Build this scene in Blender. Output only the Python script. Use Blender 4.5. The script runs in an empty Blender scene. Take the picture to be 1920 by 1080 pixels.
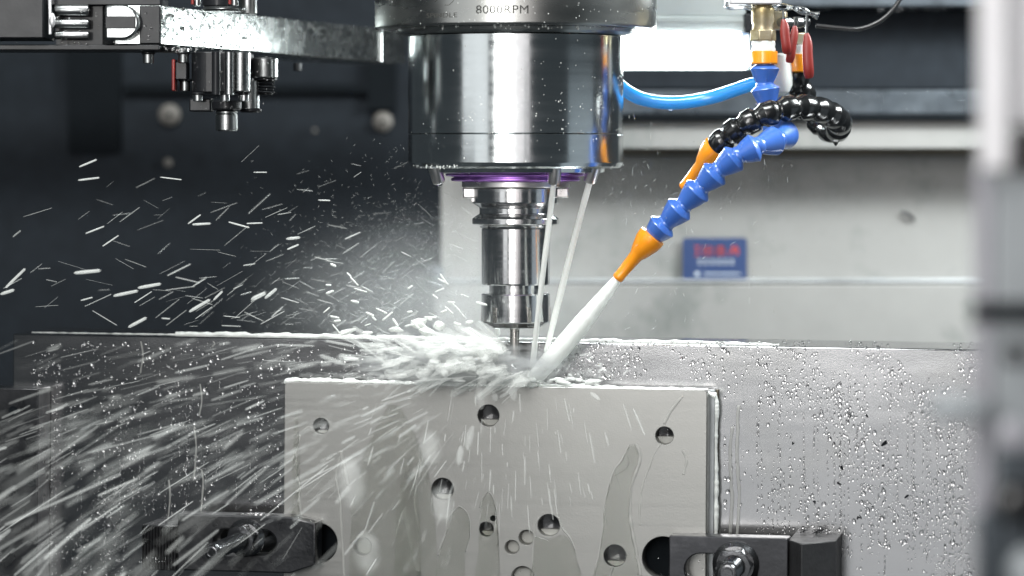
import bpy, bmesh, math, random
from mathutils import Vector, Matrix, Quaternion, noise
random.seed(7)
PI = math.pi
S = bpy.context.scene
C = S.collection

# ------------------------------------------------------------------ camera
D = 2.5                       # metres from the lens to the spindle axis (Y = 0)
KF = 6477.3                   # focal length in photograph pixels
HY = 300.0                    # row of the horizon in the photograph
cam_data = bpy.data.cameras.new('camera')
cam = bpy.data.objects.new('camera', cam_data); C.objects.link(cam)
cam.location = (0, -D, 0); cam.rotation_euler = (PI/2, 0, 0)
cam_data.sensor_width = 36; cam_data.lens = KF/1920*36
cam_data.shift_y = -(540-HY)/1920
cam_data.clip_start = 0.05; cam_data.clip_end = 60
cam_data.dof.use_dof = True; cam_data.dof.focus_distance = D-0.02
cam_data.dof.aperture_fstop = 5.0
S.camera = cam
S.render.resolution_x = 1024; S.render.resolution_y = 576
S.view_settings.view_transform = 'Standard'
S.view_settings.look = 'None'
S.view_settings.exposure = 0.0
S.view_settings.gamma = 1.0
S.render.engine = 'CYCLES'
S.cycles.transparent_max_bounces = 128
S.cycles.max_bounces = 10

def P(px, py, Y=0.0):
    """place a point seen at photograph pixel (px,py) at depth Y"""
    return Vector(((px-960)/KF*(D+Y), Y, (HY-py)/KF*(D+Y)))
def px(n, Y=0.0): return n/KF*(D+Y)

# ------------------------------------------------------------------ world and lamps (inside a machine: no sky, no sun)
w = bpy.data.worlds.new('World'); S.world = w; w.use_nodes = True
w.node_tree.nodes['Background'].inputs[0].default_value = (0.75, 0.9, 1.0, 1)
w.node_tree.nodes['Background'].inputs[1].default_value = 0.06

def area(name, loc, target, sx, sy, energy, col=(1, 1, 1)):
    l = bpy.data.lights.new(name, 'AREA'); l.shape = 'RECTANGLE'; l.size = sx; l.size_y = sy
    l.energy = energy; l.color = col
    o = bpy.data.objects.new(name, l); C.objects.link(o); o.location = loc
    d = Vector(target)-Vector(loc)
    o.rotation_euler = d.to_track_quat('-Z', 'Y').to_euler()
    return o
def polar(a, R, z=0.0):
    a = math.radians(a); return (R*math.sin(a), -R*math.cos(a), z)
def wall_lamp(name, az0, az1, R, z0, z1, rad, col=(1, 1, 1)):
    """soft panel of radiance rad standing R metres from the spindle between two azimuths and two heights"""
    am = (az0+az1)/2; wd = 2*R*math.tan(math.radians(abs(az1-az0)/2)); x, y, _ = polar(am, R)
    zc = (z0+z1)/2
    area(name, (x, y, zc), (0, 0, zc), wd, z1-z0, rad*PI*wd*(z1-z0), col)
wall_lamp('front_window_lamp', -20, -5, 3.1, -.12, 1.6, 13, (1, 0.99, 0.97))
wall_lamp('front_grey_lamp', -42, -28, 1.0, -.13, .75, 1.15, (0.97, 0.99, 1.0))
wall_lamp('front_left_lamp', -56, -42, 1.0, .0, .75, 1.1, (0.97, 0.99, 1.0))
wall_lamp('front_dim_lamp', -4, 14, 3.2, -.2, 1.4, 1.3, (1.0, 0.93, 0.93))
wall_lamp('block_fill_lamp', -17, 6, 3.0, -1.3, -.30, 1.0, (0.97, 0.99, 1.0))  # added fill, brightens the right half of the work block
wall_lamp('side_low_lamp', 56, 88, 1.3, -1.2, .07, .45, (0.8, 0.92, 1.0))
area('machine_roof_lamp', (-0.15, -0.75, 1.25), (0, 0, -0.05), 1.1, 0.35, 40, (0.97, 1.0, 0.99))
area('machine_side_lamp', (0.85, 0.12, 0.50), (0.42, 0.66, -0.1), 0.5, 0.3, 24, (0.95, 1.0, 1.0))

# ------------------------------------------------------------------ materials
def newmat(name):
    m = bpy.data.materials.new(name); m.use_nodes = True
    nt = m.node_tree; b = nt.nodes['Principled BSDF']
    return m, nt, b
def metal(name, col, rough=0.25, var=0.05, scale=(60, 60, 60), bump=0.0, bscale=400, metallic=1.0, rvar=0.08, stain=None, stain_amt=0.5, coat=0.0):
    m, nt, b = newmat(name)
    L = nt.links.new; N = nt.nodes.new
    tc = N('ShaderNodeTexCoord'); mp = N('ShaderNodeMapping'); mp.inputs['Scale'].default_value = scale
    L(tc.outputs['Object'], mp.inputs[0])
    n = N('ShaderNodeTexNoise'); n.inputs['Scale'].default_value = 1.0; n.inputs['Detail'].default_value = 6
    L(mp.outputs[0], n.inputs[0])
    r = N('ShaderNodeMapRange'); r.inputs[1].default_value = .3; r.inputs[2].default_value = .7
    r.inputs[3].default_value = max(0.01, rough-rvar); r.inputs[4].default_value = rough+rvar
    L(n.outputs[0], r.inputs[0]); L(r.outputs[0], b.inputs['Roughness'])
    mx = N('ShaderNodeMix'); mx.data_type = 'RGBA'
    mx.inputs[6].default_value = (*[c*(1-var*2) for c in col], 1); mx.inputs[7].default_value = (*col, 1)
    r2 = N('ShaderNodeMapRange'); r2.inputs[1].default_value = .3; r2.inputs[2].default_value = .65
    n2 = N('ShaderNodeTexNoise'); n2.inputs['Scale'].default_value = 18; n2.inputs['Detail'].default_value = 8; n2.inputs['Roughness'].default_value = .65
    L(tc.outputs['Object'], n2.inputs[0]); L(n2.outputs[0], r2.inputs[0]); L(r2.outputs[0], mx.inputs[0])
    out = mx.outputs[2]
    if stain:
        n3 = N('ShaderNodeTexNoise'); n3.inputs['Scale'].default_value = 9; n3.inputs['Detail'].default_value = 10; n3.inputs['Roughness'].default_value = .7
        L(tc.outputs['Object'], n3.inputs[0])
        r3 = N('ShaderNodeMapRange'); r3.inputs[1].default_value = .5; r3.inputs[2].default_value = .62; r3.inputs[4].default_value = stain_amt
        L(n3.outputs[0], r3.inputs[0])
        m2 = N('ShaderNodeMix'); m2.data_type = 'RGBA'; m2.inputs[7].default_value = (*stain, 1)
        L(out, m2.inputs[6]); L(r3.outputs[0], m2.inputs[0]); out = m2.outputs[2]
    L(out, b.inputs['Base Color'])
    b.inputs['Metallic'].default_value = metallic
    b.inputs['Coat Weight'].default_value = coat; b.inputs['Coat Roughness'].default_value = .05
    if bump:
        bp = N('ShaderNodeBump'); bp.inputs['Strength'].default_value = bump; bp.inputs['Distance'].default_value = .0005
        n4 = N('ShaderNodeTexNoise'); n4.inputs['Scale'].default_value = bscale; n4.inputs['Detail'].default_value = 4
        L(tc.outputs['Object'], n4.inputs[0]); L(n4.outputs[0], bp.inputs['Height']); L(bp.outputs[0], b.inputs['Normal'])
    return m
def plastic(name, col, rough=0.3, sss=0.0, coat=0.5, metallic=0.0, var=.06, spec=.5):
    m, nt, b = newmat(name)
    L = nt.links.new; N = nt.nodes.new
    tc = N('ShaderNodeTexCoord'); n = N('ShaderNodeTexNoise'); n.inputs['Scale'].default_value = 70; n.inputs['Detail'].default_value = 5
    L(tc.outputs['Object'], n.inputs[0])
    mx = N('ShaderNodeMix'); mx.data_type = 'RGBA'; mx.inputs[6].default_value = (*[c*(1-var*3) for c in col], 1); mx.inputs[7].default_value = (*[min(1, c*(1+var)) for c in col], 1)
    L(n.outputs[0], mx.inputs[0]); L(mx.outputs[2], b.inputs['Base Color'])
    bp = N('ShaderNodeBump'); bp.inputs['Strength'].default_value = .25; bp.inputs['Distance'].default_value = .0006
    L(n.outputs[0], bp.inputs['Height']); L(bp.outputs[0], b.inputs['Normal'])
    b.inputs['Roughness'].default_value = rough; b.inputs['Coat Weight'].default_value = coat; b.inputs['Coat Roughness'].default_value = .06
    b.inputs['Subsurface Weight'].default_value = sss; b.inputs['Subsurface Scale'].default_value = .004
    b.inputs['Metallic'].default_value = metallic
    b.inputs['Specular IOR Level'].default_value = spec
    return m
def liquid(name, alpha, col=(.9, .92, .89), rough=.35, dens=False):
    m, nt, b = newmat(name)
    L = nt.links.new; N = nt.nodes.new
    b.inputs['Base Color'].default_value = (*col, 1); b.inputs['Roughness'].default_value = rough
    b.inputs['Subsurface Weight'].default_value = 0.0
    tr = N('ShaderNodeBsdfTransparent'); tl = N('ShaderNodeBsdfTranslucent'); tl.inputs[0].default_value = (*col, 1)
    m1 = N('ShaderNodeMixShader'); m1.inputs[0].default_value = .2
    L(b.outputs[0], m1.inputs[1]); L(tl.outputs[0], m1.inputs[2])
    m2 = N('ShaderNodeMixShader'); m2.inputs[0].default_value = alpha
    if dens:   # thinner liquid towards a droplet's rim and ends lets more light through
        at = N('ShaderNodeAttribute'); at.attribute_name = 'milkiness'
        lw = N('ShaderNodeLayerWeight'); lw.inputs[0].default_value = .5
        iv = N('ShaderNodeMath'); iv.operation = 'SUBTRACT'; iv.inputs[0].default_value = 1.0; L(lw.outputs['Facing'], iv.inputs[1])
        a1 = N('ShaderNodeMath'); a1.operation = 'MULTIPLY'; L(at.outputs['Fac'], a1.inputs[0]); L(iv.outputs[0], a1.inputs[1])
        a2 = N('ShaderNodeMath'); a2.operation = 'MULTIPLY'; a2.use_clamp = True; L(a1.outputs[0], a2.inputs[0]); a2.inputs[1].default_value = alpha
        L(a2.outputs[0], m2.inputs[0])
    L(tr.outputs[0], m2.inputs[1]); L(m1.outputs[0], m2.inputs[2])
    L(m2.outputs[0], nt.nodes['Material Output'].inputs[0])
    return m
def glass(name, col=(1, 1, 1), ior=1.33, rough=0.0):
    m, nt, b = newmat(name)
    b.inputs['Base Color'].default_value = (*col, 1); b.inputs['Transmission Weight'].default_value = 1
    b.inputs['IOR'].default_value = ior; b.inputs['Roughness'].default_value = rough
    return m
M = {}
M['nose'] = metal('polished_spindle_steel', (.64, .675, .68), .16, .06, (8, 8, 160), rvar=.04, bump=.03, bscale=60)
M['ring'] = metal('worn_ring_steel', (.38, .385, .37), .27, .06, (14, 14, 60), rvar=.04, stain=(.25, .25, .24), stain_amt=.3)
M['holder'] = metal('ground_holder_steel', (.68, .68, .68), .17, .04, (8, 8, 400), rvar=.05)
M['purple'] = metal('purple_anodised', (.46, .22, .68), .32, .05)
M['key'] = metal('bright_drive_key', (.72, .70, .69), .34)
M['carbide'] = metal('carbide', (.42, .40, .38), .28)
M['block'] = metal('milled_block_aluminium', (.35, .35, .355), .17, .03, (14, 14, 90), rvar=.02, bump=.04, bscale=700, stain=(.31, .31, .305), stain_amt=.5)
M['plate'] = metal('ground_plate_steel', (.275, .274, .262), .33, .04, (5, 5, 320), rvar=.05, bump=.10, bscale=900, metallic=.75, stain=(.245, .244, .234), stain_amt=.6)
M['plate_edge'] = metal('brown_seam_shadow', (.16, .14, .10), .6, .2, metallic=.3)  # brown for the rail seam and the shadow coloured in beside the plate
M['oxide'] = metal('black_oxide_steel', (.022, .023, .026), .34, .25, rvar=.12, bump=.35, bscale=350, metallic=.5, stain=(.05, .05, .05), stain_amt=.5, coat=.35)
M['oxide_face'] = metal('worn_oxide_steel', (.036, .037, .042), .40, .25, rvar=.10, bump=.25, bscale=300, metallic=.7, stain=(.06, .06, .065), stain_amt=.8, coat=.35)
M['oxide_wet'] = metal('wet_black_steel', (.075, .077, .082), .22, .2, rvar=.08, bump=.25, bscale=350, metallic=.85, coat=.7)
M['oxide_matte'] = metal('matte_black_steel', (.028, .028, .03), .6, .3, rvar=.1, bump=.5, bscale=300, metallic=.1, stain=(.06, .06, .06), stain_amt=.5)
M['arm'] = metal('arm_steel', (.42, .44, .43), .26, .08, rvar=.06, bump=.3, bscale=260)
M['arm_dark'] = metal('arm_dark_steel', (.012, .013, .015), .42, .2, metallic=.0, coat=.12, bump=.3, bscale=260)
M['arm_dark'].node_tree.nodes['Principled BSDF'].inputs['Specular IOR Level'].default_value = .14
M['arm_bright'] = metal('arm_bright_steel', (.30, .31, .31), .3, .1, bump=.3, bscale=260)
M['cover'] = metal('stainless_cover', (.275, .275, .266), .50, .05, (30, 30, 3), rvar=.06, metallic=.35, stain=(.155, .165, .158), stain_amt=.8)
M['cover_dim'] = metal('dull_rail_steel', (.42, .44, .45), .42, .15, rvar=.1, metallic=.5, stain=(.2, .22, .24), stain_amt=.7)
M['strip'] = metal('wet_blue_grey_strip', (.075, .09, .105), .38, .3, (40, 40, 40), rvar=.2, bump=.6, bscale=120, metallic=.4)
M['wall'] = plastic('dark_painted_wall', (.014, .018, .023), .7, coat=0, var=.15, spec=.12)
M['wall_black'] = plastic('black_recess', (.0075, .0095, .0115), .8, coat=0, spec=.05)
M['bolt'] = metal('zinc_bolt', (.18, .17, .155), .6, metallic=.3)
M['blue'] = plastic('blue_hose_plastic', (.05, .145, .50), .32, sss=.12, coat=.5)
M['black'] = plastic('black_hose_plastic', (.007, .0075, .008), .24, coat=.35)
M['orange'] = plastic('orange_nozzle_plastic', (.86, .30, .012), .30, sss=.15, coat=.4)
M['red'] = plastic('red_rubber_sleeve', (.19, .012, .008), .5, sss=.0, coat=.1)
M['tube'] = plastic('blue_air_tube', (.03, .32, .86), .22, sss=.2, coat=.6)
M['cable'] = plastic('black_cable', (.015, .015, .016), .3)
M['white_pl'] = plastic('white_plastic', (.62, .64, .62), .4, sss=.1)
M['brass'] = metal('greasy_brass', (.36, .28, .14), .36, .15, metallic=.7, stain=(.55, .53, .46), stain_amt=.6)
M['alu'] = metal('wet_alu', (.62, .62, .63), .35, metallic=.6, bump=.5, bscale=150)
M['led_body'] = metal('lamp_body', (.30, .33, .33), .4, metallic=.6)
M['door_light'] = plastic('pale_door_paint', (.80, .79, .81), .4, coat=.2)
M['door_grey'] = plastic('grey_door_panel', (.29, .315, .33), .4, coat=.2)
M['door_lilac'] = plastic('lilac_grey_seal', (.34, .335, .37), .4, coat=.2)
M['label_blue'] = plastic('label_blue', (.012, .035, .115), .5, coat=.1)
M['label_red'] = plastic('label_red', (.34, .035, .035), .6)
M['label_white'] = plastic('label_white', (.45, .5, .55), .5)
M['etch'] = plastic('etched_mark', (.03, .03, .028), .8, coat=0, spec=.05)
M['etch_faint'] = plastic('faint_etched_mark', (.06, .06, .055), .8, coat=0, spec=.1)
M['water'] = glass('clear_water')
M['drop'] = glass('coolant_drop', (1, 1, 1), 1.25)
M['jet'] = liquid('milky_jet', .97)
M['foam'] = liquid('foam', .93)
M['streak'] = liquid('spray_streak', .46, dens=True)
M['streak_thin'] = liquid('thin_spray_streak', .24, dens=True)
M['rivulet'] = liquid('milky_rivulet', .42, (.60, .60, .57), .06)
M['film'] = glass('thin_coolant_film', (.90, .91, .88), 1.33, .03)
M['puddle'] = liquid('milky_puddle', .85, (.62, .62, .58), .2)
def emis(name, col, st):
    m, nt, b = newmat(name); b.inputs['Base Color'].default_value = (.8, .8, .8, 1)
    b.inputs['Emission Color'].default_value = (*col, 1); b.inputs['Emission Strength'].default_value = st
    return m
M['led'] = emis('led_diffuser', (.93, 1.0, 1.0), 55)
M['led_end'] = emis('led_diffuser_end', (.42, .66, 1.0), .7)

# ------------------------------------------------------------------ mesh helpers
class MB:
    def __init__(s): s.v = []; s.f = []; s.dens = {}; s.cur = None
    def add(s, vs, fs, mat=None):
        o = len(s.v)
        s.v += [tuple(mat @ Vector(v)) if mat else tuple(v) for v in vs]
        s.f += [tuple(i+o for i in f) for f in fs]
        if s.cur is not None:
            for i in range(o, len(s.v)): s.dens[i] = s.cur
        return s
    def box(s, x0, x1, y0, y1, z0, z1, mat=None):
        v = [(x0,y0,z0),(x1,y0,z0),(x1,y1,z0),(x0,y1,z0),(x0,y0,z1),(x1,y0,z1),(x1,y1,z1),(x0,y1,z1)]
        return s.add(v, [(0,3,2,1),(4,5,6,7),(0,1,5,4),(1,2,6,5),(2,3,7,6),(3,0,4,7)], mat)
    def lathe(s, prof, mat=None, n=48, cap=True):
        """prof: (r,z) list, revolved about z"""
        vs = []; fs = []
        for r, z in prof:
            for k in range(n):
                a = 2*PI*k/n; vs.append((r*math.cos(a), r*math.sin(a), z))
        for j in range(len(prof)-1):
            for k in range(n):
                a = j*n+k; b = j*n+(k+1) % n
                fs.append((a, b, b+n, a+n))
        if cap:
            fs.append(tuple(range(n-1, -1, -1))); q = (len(prof)-1)*n
            fs.append(tuple(range(q, q+n)))
        return s.add(vs, fs, mat)
    def prism(s, poly, z0, z1, mat=None):
        n = len(poly)
        vs = [(x, y, z0) for x, y in poly]+[(x, y, z1) for x, y in poly]
        fs = [tuple(range(n-1, -1, -1)), tuple(range(n, 2*n))]+[(i, (i+1) % n, n+(i+1) % n, n+i) for i in range(n)]
        return s.add(vs, fs, mat)
    def tube(s, pts, rad, n=12, flat=1.0):
        pts = [Vector(p) for p in pts]
        if not hasattr(rad, '__len__'): rad = [rad]*len(pts)
        up = Vector((0, 1, 0)); vs = []; fs = []
        for i, p in enumerate(pts):
            t = (pts[min(i+1, len(pts)-1)]-pts[max(i-1, 0)]).normalized()
            a = t.cross(up)
            if a.length < 1e-3: a = t.cross(Vector((1, 0, 0)))
            a.normalize(); b = t.cross(a).normalized()
            for k in range(n):
                q = 2*PI*k/n; vs.append(tuple(p+(a*math.cos(q)+b*math.sin(q)*flat)*rad[i]))
        for j in range(len(pts)-1):
            for k in range(n):
                x = j*n+k; y = j*n+(k+1) % n; fs.append((x, y, y+n, x+n))
        fs.append(tuple(range(n-1, -1, -1))); q = (len(pts)-1)*n; fs.append(tuple(range(q, q+n)))
        return s.add(vs, fs)
    def obj(s, name, mat, parent=None, smooth=35, bevel=0, seg=2, sub=0):
        me = bpy.data.meshes.new(name); me.from_pydata(s.v, [], s.f)
        bm = bmesh.new(); bm.from_mesh(me); bmesh.ops.recalc_face_normals(bm, faces=bm.faces); bm.to_mesh(me); bm.free()
        me.materials.append(M[mat] if isinstance(mat, str) else mat)
        if s.dens:
            at = me.attributes.new('milkiness', 'FLOAT', 'POINT'); at.data.foreach_set('value', [s.dens.get(i, 1.0) for i in range(len(s.v))])
        if smooth:
            me.polygons.foreach_set('use_smooth', [True]*len(me.polygons)); me.set_sharp_from_angle(angle=math.radians(smooth))
        o = bpy.data.objects.new(name, me); C.objects.link(o)
        if parent: o.parent = parent
        if bevel:
            m = o.modifiers.new('bevel', 'BEVEL'); m.width = bevel; m.segments = seg; m.limit_method = 'ANGLE'; m.angle_limit = math.radians(40)
            m.harden_normals = False
        if sub:
            m = o.modifiers.new('sub', 'SUBSURF'); m.levels = m.render_levels = sub
        return o
def tag(o, label=None, cat=None, group=None, kind=None):
    if label: o['label'] = label
    if cat: o['category'] = cat
    if group: o['group'] = group
    if kind: o['kind'] = kind
    return o
def empty(name, loc, label, cat, group=None):
    o = bpy.data.objects.new(name, None); o.empty_display_size = .01; C.objects.link(o); o.location = loc
    return tag(o, label, cat, group)
def T(x, y, z): return Matrix.Translation((x, y, z))
def align(p0, p1):
    """matrix placing local z along p0->p1 at p0"""
    d = Vector(p1)-Vector(p0)
    return Matrix.Translation(p0) @ d.to_track_quat('Z', 'Y').to_matrix().to_4x4()
def cap(s, p0, p1, r, mat=None, taper=.9):
    """droplet stretched from p0 to p1, six-sided"""
    m = align(p0, p1); L = (Vector(p1)-Vector(p0)).length; n = 8
    e = min(.9*r, .12*L)
    prof = [(r*.15, 0), (r*.8, e), (r, .3*L), (r*.95, .7*L), (r*taper, L-e), (r*.12, L)]
    o = len(s.v); s.lathe(prof, m, n); d = s.cur if s.cur is not None else 1.0
    for j, k in enumerate((.6, .9, 1, 1, .85, .5)):
        for i in range(n): s.dens[o+j*n+i] = d*k
def hexpoly(r, rot=0): return [(r*math.cos(rot+k*PI/3), r*math.sin(rot+k*PI/3)) for k in range(6)]
def spline(pts, n=8):
    pts = [Vector(p) for p in pts]; out = []
    for i in range(len(pts)-1):
        p0 = pts[max(i-1, 0)]; p1 = pts[i]; p2 = pts[i+1]; p3 = pts[min(i+2, len(pts)-1)]
        for k in range(n):
            t = k/n
            out.append(.5*((2*p1)+(p2-p0)*t+(2*p0-5*p1+4*p2-p3)*t*t+(3*p1-p0-3*p2+p3)*t**3))
    out.append(pts[-1]); return out
ICO = bmesh.new(); bmesh.ops.create_icosphere(ICO, subdivisions=1, radius=1)
ICO_V = [v.co.copy() for v in ICO.verts]; ICO_F = [tuple(v.index for v in f.verts) for f in ICO.faces]
ICO2 = bmesh.new(); bmesh.ops.create_icosphere(ICO2, subdivisions=2, radius=1)
ICO2_V = [v.co.copy() for v in ICO2.verts]; ICO2_F = [tuple(v.index for v in f.verts) for f in ICO2.faces]

# ================================================================== SETTING BEHIND
YW = 0.95
def wbox(name, mat, x0, x1, y0, y1, Y, th, parent=None, kind='structure', bevel=0):
    """box with its front at depth Y spanning photograph pixels x0..x1, y0..y1"""
    a = P(x0, y1, Y); b = P(x1, y0, Y)
    o = MB().box(a.x, b.x, Y, Y+th, a.z, b.z).obj(name, mat, parent, bevel=bevel)
    if kind and not parent: o['kind'] = kind
    return o
wall = wbox('rear_wall', 'wall', -400, 2300, -300, 1500, YW, .03)
o = wbox('wall_recess', 'wall_black', 128, 226, -80, 285, YW-.012, .010, wall)
wbox('wall_ledge', 'wall_black', 234, 690, 157, 172, YW-.012, .010, wall)
wbox('wall_recess', 'wall_black', 690, 742, 70, 205, YW-.012, .010, wall)
wbox('wall_beam', 'wall', -300, 760, 40, 90, YW-.2, .05, wall)
for (x, y, r) in ((318, 215, 20), (718, 228, 18), (315, 305, 8), (590, 245, 4)):
    c = P(x, y, YW-.006); R = px(r, YW)
    b = MB().lathe([(R, 0), (R, R*.12), (R*.72, R*.3), (R*.66, R*.62), (R*.5, R*.72)], align(c, c+Vector((0, -1, 0))), 24).obj('bolt', 'bolt', wall)
    if r > 10: MB().prism(hexpoly(R*.3), R*.73, R*.78, align(c, c+Vector((0, -1, 0)))).obj('hex_socket', 'wall_black', b)
# stainless way cover in overlapping sheets
YC = .66
cover = empty('sliding_way_cover', P(1380, 700, YC), 'pale stainless sliding cover in two overlapping sheets behind the spindle', 'machine cover')
def cpart(name, mat, x0, x1, y0, y1, Y, th, bevel=.001):
    o = wbox(name, mat, x0, x1, y0, y1, Y, th, None, None, bevel); o.parent = cover; o.matrix_parent_inverse = cover.matrix_world.inverted(); o.location = -cover.location; o.matrix_parent_inverse = Matrix.Identity(4); return o
up = cpart('upper_sheet', 'cover', 826, 2100, 291, 523, YC, .01)
cpart('folded_lip', 'cover_dim', 826, 2100, 523, 530, YC-.006, .012)
cpart('lower_sheet', 'cover', 815, 2100, 533, 1400, YC-.012, .01)
cpart('latch', 'strip', 797, 832, 496, 548, YC-.05, .03, .006)
# chip on the sheet
t = MB(); t.tube(spline([P(1690, 398, YC-.004), P(1703, 402, YC-.006), P(1714, 412, YC-.004)], 4), px(3, YC), 6)
tag(t.obj('metal_chip', 'oxide'), 'small dark curled chip stuck high on the stainless cover', 'chip')
rail = empty('cross_rail', P(1500, 220, .62), 'pale horizontal guide rail with brown seam above the stainless cover', 'rail')
def rpart(name, mat, *a, bevel=.001):
    o = wbox(name, mat, *a, None, None, bevel); o.parent = rail; o.location = -rail.location; return o
rpart('rail_face', 'cover', 860, 2100, 226, 279, .60, .04)
rpart('seam', 'plate_edge', 860, 2100, 279, 290, .625, .04)
rpart('lip_shade', 'wall_black', 860, 2100, 214, 225, .59, .04)  # black strip paints the shade at the rail's upper edge
rpart('wet_strip', 'strip', 860, 2100, 169, 214, .60, .04)
beam = empty('cross_beam', P(1600, 100, .55), 'dark painted cross beam high behind the hoses', 'beam')
for a in (('beam_face', 'wall', 1100, 2100, 17, 168, .60, .05), ('beam_lip', 'strip', 1100, 2100, -60, 13, .56, .05)):
    o = wbox(*a, None, None, .002); o.parent = beam; o.location = -beam.location
# drops along the beam edge
b = MB()
for i in range(26):
    c = P(random.uniform(1420, 1820), 16+random.random()*3, .555); r = px(random.uniform(1.5, 4), .5)
    b.add([v*r for v in ICO_V], ICO_F, T(*c))
for i in range(60):
    c = P(random.uniform(1560, 1820), random.uniform(172, 212), .598); r = px(random.uniform(1, 2.6), .6)
    b.add([Vector((v.x, v.y*.5, v.z))*r for v in ICO_V], ICO_F, T(*c))
tag(b.obj('hanging_drops', 'drop'), 'coolant drops hanging under the dark cross beam', 'water drops', kind='stuff')

# sticker
YL = YC-.0045
st = empty('blue_label', P(1340, 487, YL), 'small blue label with red characters and white lines on the steel cover', 'sticker')
def rr(x0, x1, z0, z1, r, n=5):
    out = []
    for cx, cz, a0 in ((x1-r, z1-r, 0), (x0+r, z1-r, PI/2), (x0+r, z0+r, PI), (x1-r, z0+r, 3*PI/2)):
        for k in range(n+1):
            a = a0+PI/2*k/n; out.append((cx+r*math.cos(a), cz+r*math.sin(a)))
    return out
FRONT = Matrix.Rotation(PI/2, 4, 'X')      # local xy plane upright, local z towards the camera
def slab(poly, th): return MB().prism(poly, 0, th, FRONT)
sx = px(1, YC)
slab(rr(-60*sx, 60*sx, -41*sx, 41*sx, 5*sx), .0012).obj('backing', 'label_blue', st)
def glyph(cx, cz, strokes, mat, name):
    g = MB()
    for (x0, z0, x1, z1) in strokes: g.box((cx+x0)*sx, (cx+x1)*sx, -.0016, -.0012, (cz+z0)*sx, (cz+z1)*sx)
    o = g.obj(name, mat, st, smooth=0); return o
G1 = [(-5, 6, 5, 9), (-1.5, -9, 1.5, 6), (-5, -10, 5, -8)]
G2 = [(-9, 6, 9, 8), (-9, 0, 9, 2), (-9, -9, -6, 8), (6, -9, 9, 8), (-1, -9, 1, 8), (-9, -9, 9, -7)]
G3 = [(-8, 5, 8, 9), (-8, -2, 8, 2), (-8, -9, 8, -6), (-8, -9, -4, 9), (4, -9, 8, 9)]
G4 = [(-9, -8, -5, 0), (-5, 0, 0, 8), (0, 3, 6, 9), (4, -8, 9, 5), (-4, -3, 6, 1)]
for i, (cx, g) in enumerate(((-33, G1), (-13, G2), (11, G3), (36, G4))): glyph(cx, 17, g, 'label_red', 'red_character')
for i in range(6): glyph(-28+i*12, -4, [(-4, -5, 4, -2.5), (-4, 2.5, 4, 5), (-1.4, -5, 1.4, 5)], 'label_white', 'white_character')
glyph(-33, -26, [(-4, -4, 4, 4)], 'label_white', 'white_mark')
glyph(14, -26, [(-34, -1.3, 34, 1.3)], 'label_white', 'white_line')

# ================================================================== LED LAMP
YD = .22
led = empty('work_lamp', P(1290, 80, YD), 'bright white lamp bar with ribbed grey housing behind the spindle', 'lamp')
def lp(o): o.parent = led; o.location = -led.location; return o
a = P(800, 125, YD); b2 = P(1385, 62, YD); z0 = a.z; z1 = b2.z
# diffuser: prism leaning back with slanted end
m = MB()
xl = a.x; xr0 = P(1386, 62, YD).x; xr1 = P(1400, 125, YD).x
m.add([(xl, YD, z0), (xr1, YD, z0), (xr0, YD-.012, z1), (xl, YD-.012, z1), (xl, YD+.02, z0), (xr1, YD+.02, z0), (xr0, YD+.02, z1), (xl, YD+.02, z1)],
      [(0, 1, 2, 3), (4, 7, 6, 5), (0, 4, 5, 1), (3, 2, 6, 7), (1, 5, 6, 2), (0, 3, 7, 4)])
lp(m.obj('diffuser', 'led'))
lp(MB().box(xl-.002, xr1+.004, YD+.0204, YD+.026, z0-.002, z1+.001).obj('back_light_shield', 'led_body'))  # unseen plate, added to keep the diffuser's light off the cover
m = MB(); e1 = P(1404, 126, YD).x; e0 = P(1389, 62, YD).x; wE = px(12)
m.add([(xr1+.0003, YD-.001, z0), (xr1+wE*.8, YD+.004, z0), (xr0+wE*1.5, YD-.004, z1), (xr0+.0003, YD-.013, z1), (xr1+.0003, YD+.02, z0), (xr1+wE*.8, YD+.02, z0), (xr0+wE*1.5, YD+.02, z1), (xr0+.0003, YD+.02, z1)],
      [(0, 1, 2, 3), (4, 7, 6, 5), (0, 4, 5, 1), (3, 2, 6, 7), (1, 5, 6, 2), (0, 3, 7, 4)])
lp(m.obj('diffuser_end', 'led_end'))
for i in range(7):
    y1_ = 38+i*3.4
    p0 = P(800, y1_+2.4, YD-.010); p1 = P(1394, y1_, YD-.010)
    lp(MB().box(p0.x, p1.x, YD-.010, YD+.02, p0.z, p1.z).obj('housing_rib', 'led_body'))
p0 = P(800, 62, YD-.004); p1 = P(1396, 30, YD-.004)
lp(MB().box(p0.x, p1.x, YD-.004, YD+.025, p0.z, p1.z).obj('housing', 'led_body', bevel=.001))
p0 = P(800, 31, YD-.01); p1 = P(1400, -10, YD-.01)
lp(MB().box(p0.x, p1.x, YD+.0, YD+.03, p0.z+.0005, p1.z).obj('mount_plate', 'led_body', bevel=.001))
p0 = P(1395, 62, YD-.012); p1 = P(1410, 25, YD-.012)
lp(MB().box(p0.x, p1.x, YD-.014, YD+.03, p0.z, p1.z).obj('end_cap', 'arm_dark', bevel=.0015))

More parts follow.
